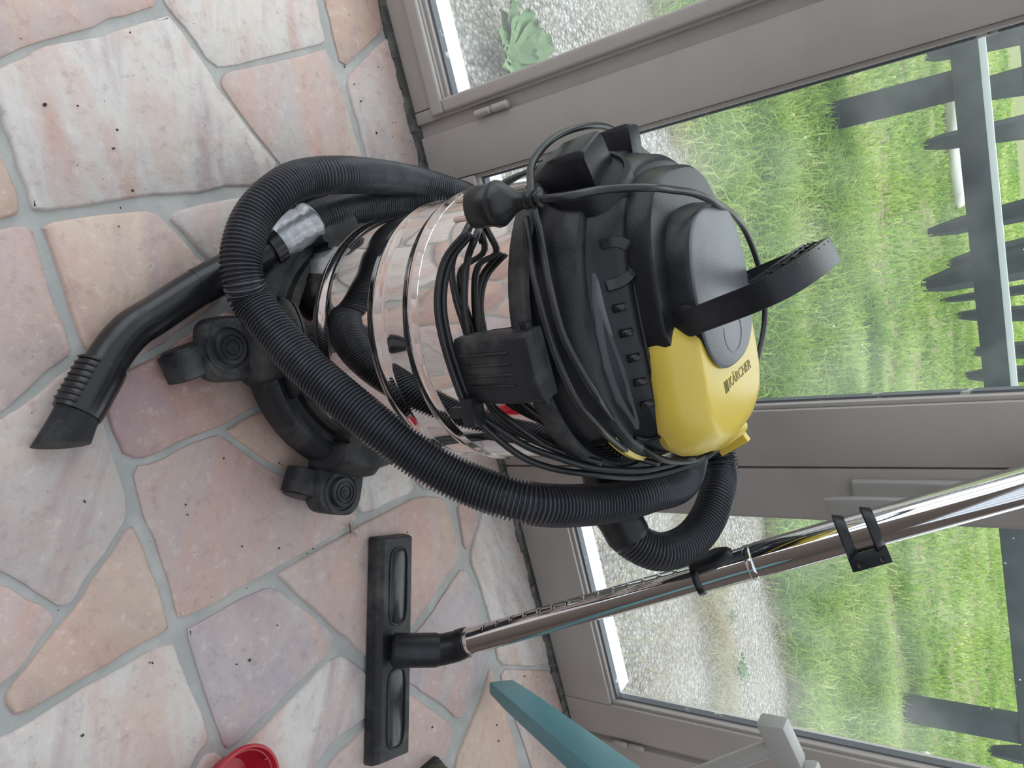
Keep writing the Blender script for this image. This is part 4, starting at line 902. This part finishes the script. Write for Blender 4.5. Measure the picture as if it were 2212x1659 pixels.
# local frame: z along the tube, y roughly upwards from the door side
ca = (Vector((0, 0, .92)) - p0); ca = (ca - dv * ca.dot(dv)).normalized(); cb = dv.cross(ca)
TM = Matrix(((ca.x, cb.x, dv.x, p0.x), (ca.y, cb.y, dv.y, p0.y), (ca.z, cb.z, dv.z, p0.z), (0, 0, 0, 1)))    # local x faces the middle of the room
MB().lathe([(.0195, -.02), (.0205, -.02), (.0205, .004), (.0213, .006), (.0213, .014), (.0200, .018), (.0200, 0.3805 + .02)], 48, TM).build('lower_tube', m_chrome, TB, smooth=50)
nt_ = MB(); nb = 14; aa = -1.0
for k in range(nb):
    z = .042 + (0.3805 - .070) * k / (nb - 1)
    nt_.add([(.0200 * math.cos(aa + u) * (1 + .07 * w_), .0200 * math.sin(aa + u) * (1 + .07 * w_), z + q) for u, q, w_ in ((-.50, 0, 0), (-.28, -.0040, .0), (.28, -.0040, 0), (.50, 0, 0), (.28, .0040, 0), (-.28, .0040, 0), (0, 0, 2.4), (0, .0008, .6))],
            [(0, 1, 6), (1, 2, 6), (2, 3, 6), (3, 4, 6), (4, 5, 6), (5, 0, 6)], TM)
nt_.build('notch', m_chrome, TB, smooth=60)
s1 = 0.3805; s2 = 0.4548
MB().lathe([(.0205, s1), (.0232, s1), (.0232, s1 + .045), (.0232, s2), (.0248, s2 + .012), (.0248, Lp + .25), (.0235, Lp + .25)], 48, TM).build('upper_tube', m_chrome, TB, smooth=50)
# black locking slide
cl = MB().lathe([(.0236, s1 - .006), (.0252, s1 - .006), (.0252, s1 + .002), (.0236, s1 + .004)], 48, TM, cap=False).build('clamp_ring', m_gloss, TB, smooth=50)
sl = MB(); rings = []
for z, hw, hh in ((s1 - .004, .012, .003), (s1 + .01, .013, .007), (s1 + .035, .012, .010), (s1 + .050, .009, .008), (s1 + .056, .007, .004)):
    rings.append([((.022 + hh) * math.cos(aa + t), (.022 + hh) * math.sin(aa + t), z) for t in np.linspace(-hw / .022, hw / .022, 9)] + [(.0225 * math.cos(aa + t), .0225 * math.sin(aa + t), z) for t in np.linspace(hw / .022, -hw / .022, 9)])
sl.loft(rings, TM); sl.build('release_slide', m_plast, cl, bevel=.001)
MB().lathe([(.0234, s2 - .005), (.0246, s2 - .003), (.0246, s2 + .004), (.0234, s2 + .006)], 40, TM, cap=False).build('tube_collar', m_chrome, TB, smooth=50)
# double clip for tools

tc_ = MB()
for z in (0.5815, 0.6172):
    ang = np.linspace(-2.2, 1.9, 26)
    for i in range(1): tc_.sweep([TM @ Vector((.0262 * math.cos(t), .0262 * math.sin(t), z)) for t in ang], [(-.0022, -.007), (.0022, -.007), (.0022, .007), (-.0022, .007)])
tcx = TM @ RZ(1.55)
tc_.box((.036, 0, 0.5993), (.022, .014, .050), tcx)
tco = tc_.build('tool_clip', m_plast, TB, bevel=.0012)
for q_ in (-.014, .014): MB().lathe([(.001, 0), (.0045, 0), (.0045, .0012), (.0030, .0012), (.001, .0004)], 16, tcx @ T(.041, -.007, 0.5993 + q_) @ Matrix.Rotation(PI / 2, 4, 'X')).build('screw', m_gloss, tco)

# nozzle
NCX, NCY, NA_ = .617, .690, math.radians(-23.5)
NM = T(NCX, NCY, 0) @ RZ(NA_)
body = MB().loft([[(-.172, -.037, .004), (.172, -.037, .004), (.172, .037, .004), (-.172, .037, .004)], [(-.173, -.038, .008), (.173, -.038, .008), (.173, .038, .008), (-.173, .038, .008)],
                  [(-.172, -.036, .022), (.172, -.036, .022), (.172, .037, .022), (-.172, .037, .022)], [(-.169, -.027, .031), (.169, -.027, .031), (.169, .034, .031), (-.169, .034, .031)]], NM)
no = body.build('floor_nozzle', m_plast_d, TB, bevel=.002)
for s in (-1, 1):
    fr_ = MB(); cx0 = s * .094
    q = [(cx0 + .060 * math.copysign(abs(math.cos(t)) ** .35, math.cos(t)), .0045 + .019 * math.copysign(abs(math.sin(t)) ** .6, math.sin(t))) for t in np.linspace(0, 2 * PI, 41)[:-1]]
    fr_.tube([NM @ Vector((a, b, .0315)) for a, b in q + [q[0]]], .0016, 6)
    fr_.build('recess_edge', m_plast_d, no, smooth=180)
    q2 = MB().loft([[(cx0 + (a - cx0) * .97, .0045 + (b - .0045) * .93, .0308) for a, b in q], [(cx0 + (a - cx0) * .95, .0045 + (b - .0045) * .9, .0314) for a, b in q]], NM)
    q2.build('recess_floor', m_gloss, no, smooth=60)
for s in (-1, 1):
    MB().lathe([(.003, 0), (.012, 0), (.012, .010), (.003, .010)], 24, NM @ T(s * .15, .0, .012) @ Matrix.Rotation(PI / 2, 4, 'X') @ T(0, 0, -.005)).build('roller', m_plast, no, smooth=40)
nk = MB(); nk0 = Vector((0.6089, 0.6720, 0.0421)); nk1 = Vector((0.6336, 0.7220, 0.0911))
MB().tube([nk0, nk0.lerp(nk1, .06), nk0.lerp(nk1, .94), nk1], [.020, .0262, .0262, .0245], 36).build('neck_socket', m_plast, no, smooth=50)
nb_ = spline([nk0.lerp(nk1, .85), nk1, nk1.lerp(p0, .5) + (nk1 - nk0).normalized() * .006, p0 - dv * .006, p0 + dv * .004], .004)
MB().tube(nb_, [.0246 - .0016 * i / len(nb_) for i in range(len(nb_))], 36).build('neck_elbow', m_plast, no, smooth=60)

# ---------------------------------------------------------------- things at the edges

RP = empty('red_pot', (0.6194, 0.3909, 0)); tag(RP, 'small round red plastic pot standing on the floor at the frame edge', 'pot')
MB().lathe([(.030, .002), (0.0436, .039), (0.0516, .039), (0.0526, .043), (0.0516, .045), (0.0486, .045), (0.0456, .040), (.028, .006)], 64, T(0.6194, 0.3909, 0)).build('pot_body', m_red, RP, smooth=40)
MB().box((0, 0, 0), (.002, .010, .024), T(0.6094, 0.4345, .028)).build('inner_rib', m_red, RP)

tA = Vector((0.8398, 0.8968, 0.0120)); tB = Vector((0.6763, 0.5172, 0.6679)); td = (tB - tA).normalized()
tx_ = td.cross(Vector((0, 0, 1))).normalized(); ty_ = tx_.cross(td)
rg = []
for t, hw, hh in ((0, .006, .019), (.012, .008, .0225), (.12, .0095, .026), (1, .013, .036)):
    c = tA.lerp(tB, t) + Vector((0, 0, .012)); rg.append([tuple(c + tx_ * (a * hw * 1.3) + ty_ * (b * hh)) for a, b in ((-1, -1), (1, -1), (1, 1), (-1, 1))])
tb_ = MB().loft(rg).build('painted_bar', m_teal, None, bevel=.002); tag(tb_, 'teal painted flat tapering wooden bar with its tip on the floor by the door sill', 'bar')

BT = empty('rubber_boot', (0.8930, 0.6858, 0)); tag(BT, 'olive green rubber boot toe peeping in beside the nozzle end', 'boot')
BXm = T(0.8930, 0.6858, 0) @ RZ(math.radians(82))
def bsec(y, w_, h_, z0): return [(w_ * math.copysign(abs(math.cos(t)) ** .8, math.cos(t)), y, z0 + h_ * max(-.0, math.sin(t)) ** .8 if math.sin(t) > 0 else z0) for t in np.linspace(0, 2 * PI, 33)[:-1]]
BX2 = BXm @ Matrix.Rotation(0, 4, 'X')
bo = MB().loft([bsec(.040, .012, .020, .012), bsec(.036, .026, .034, .012), bsec(.020, .037, .046, .012), bsec(-.01, .043, .056, .012), bsec(-.06, .045, .070, .012), bsec(-.10, .043, .10, .012), bsec(-.17, .038, .13, .012), bsec(-.21, .030, .12, .012)], BX2)
bo.build('boot_upper', m_olive, BT, smooth=60)
MB().loft([[(-.03, .042, 0), (.03, .042, 0), (.046, .01, 0), (.047, -.1, 0), (.036, -.215, 0), (-.036, -.215, 0), (-.047, -.1, 0), (-.046, .01, 0)], [(-.03, .042, .015), (.03, .042, .015), (.046, .01, .015), (.047, -.1, .015), (.036, -.215, .015), (-.036, -.215, .015), (-.047, -.1, .015), (-.046, .01, .015)]], BX2).build('boot_sole', m_plast_d, BT, bevel=.002)
MB().loft([[(.020 * math.cos(t) * 1.7, -.13 + .045 * math.sin(t), z) for t in np.linspace(0, 2 * PI, 33)[:-1]] for z in (.08, .16, .30)], BX2).build('boot_shaft', m_olive, BT, smooth=60)

TH = empty('grey_handled_tool', (0.8318, 0.9000, 0)); tag(TH, 'light grey plastic tool handle with a crosspiece in front of the right door frame', 'tool handle')
hc = Vector((0.8318, 0.9000, 0.5444))
hb_ = MB(); hb_.box((0, 0, 0), (.085, .030, .040), T(*hc) @ Matrix.Rotation(-.25, 4, 'Y'), .8, .9)
hb_.box((.046, 0, .004), (.016, .030, .062), T(*hc) @ Matrix.Rotation(-.25, 4, 'Y'))
hb_.build('grip', m_greyh, TH, bevel=.006)
sp_ = hc + Vector((.33, -.05, -hc.z + .01))
MB().tube([hc, hc.lerp(sp_, .3), sp_], [.0125, .0125, .0125], 16).build('shaft', m_greyh, TH, smooth=60)

# crane fly, crumbs, soot
cf = empty('crane_fly', (0.4184, 0.6970, 0.0020)); tag(cf, 'dead crane fly with long thin legs lying on the grout near the nozzle', 'insect')
fc = Vector((0.4165, 0.6940, 0.0060))
MB().tube([fc + Vector((-.012, .004, -.001)), fc, fc + Vector((.004, -.001, .001))], [.0008, .0013, .0011], 8).build('body', m_fly, cf, smooth=180)
r = random.Random(4)
for k in range(6):
    a = k * PI / 3 + .3; q1 = fc + Vector((.009 * math.cos(a), .009 * math.sin(a), .003)); q2 = fc + Vector((.019 * math.cos(a + .25), .019 * math.sin(a + .25), -.0025))
    MB().tube([fc, q1, q2], .00028, 5).build('leg', m_fly, cf)
for s in (-1, 1):
    a = .6 * s + 1.2; V = [fc, fc + Vector((.008 * math.cos(a - .18), .008 * math.sin(a - .18), .001)), fc + Vector((.017 * math.cos(a), .017 * math.sin(a), .001)), fc + Vector((.008 * math.cos(a + .18), .008 * math.sin(a + .18), .001))]
    mesh('wing', V, [(0, 1, 2, 3)], mat('fly_wing', (.35, .28, .20), .4), cf)
cb_ = MB(); r = random.Random(21)
def crumb(x, y, s):
    a = r.uniform(0, PI); cb_.box((0, 0, 0), (s, s * r.uniform(.3, .9), s * .5), T(x, y, .0035 + s * .25) @ RZ(a), .6, .6)
for x, y in [(-0.3150, 0.6041), (-0.2000, 0.5447), (-0.1788, 0.5321), (-0.1092, 0.5152), (-0.1272, 0.5375), (-0.0881, 0.5056), (-0.2323, 0.4703), (0.3497, 0.5187), (0.3804, 0.5703), (0.4093, 0.6223), (0.4103, 0.6102), (-0.2746, 0.9569), (-0.2476, 0.9682), (-0.2738, 0.9556), (-0.1684, 0.9890), (-0.2203, 0.9723), (-0.2299, 0.5074), (0.2618, 0.4653), (0.2750, 0.4631), (0.4209, 0.3598), (0.4184, 0.3571), (0.4481, 0.2642), (0.2280, 0.5353), (0.2685, 0.6135), (0.2725, 0.6162), (0.8920, 0.9917), (0.9046, 0.9794), (0.9512, 0.8754), (0.9204, 0.8823), (0.8093, 0.7349), (0.4966, 0.4747), (0.4901, 0.4561), (0.4781, 0.5293), (-0.2323, 0.4718), (0.2048, 0.3561), (0.4052, 0.5051), (0.4783, 0.8057)]: crumb(x, y, r.uniform(.002, .0038))
for k in range(300): crumb(r.uniform(-.55, 1.15), r.uniform(.28, 1.06), r.uniform(.0005, .0014))
for k in range(170): crumb(r.uniform(-.5, 1.2), 1.075 - abs(r.gauss(0, .045)), r.uniform(.0006, .0020))
tag(cb_.build('crumbs', m_crumb), 'dark crumbs and specks of dirt scattered over the stone floor', 'dirt', kind='stuff')
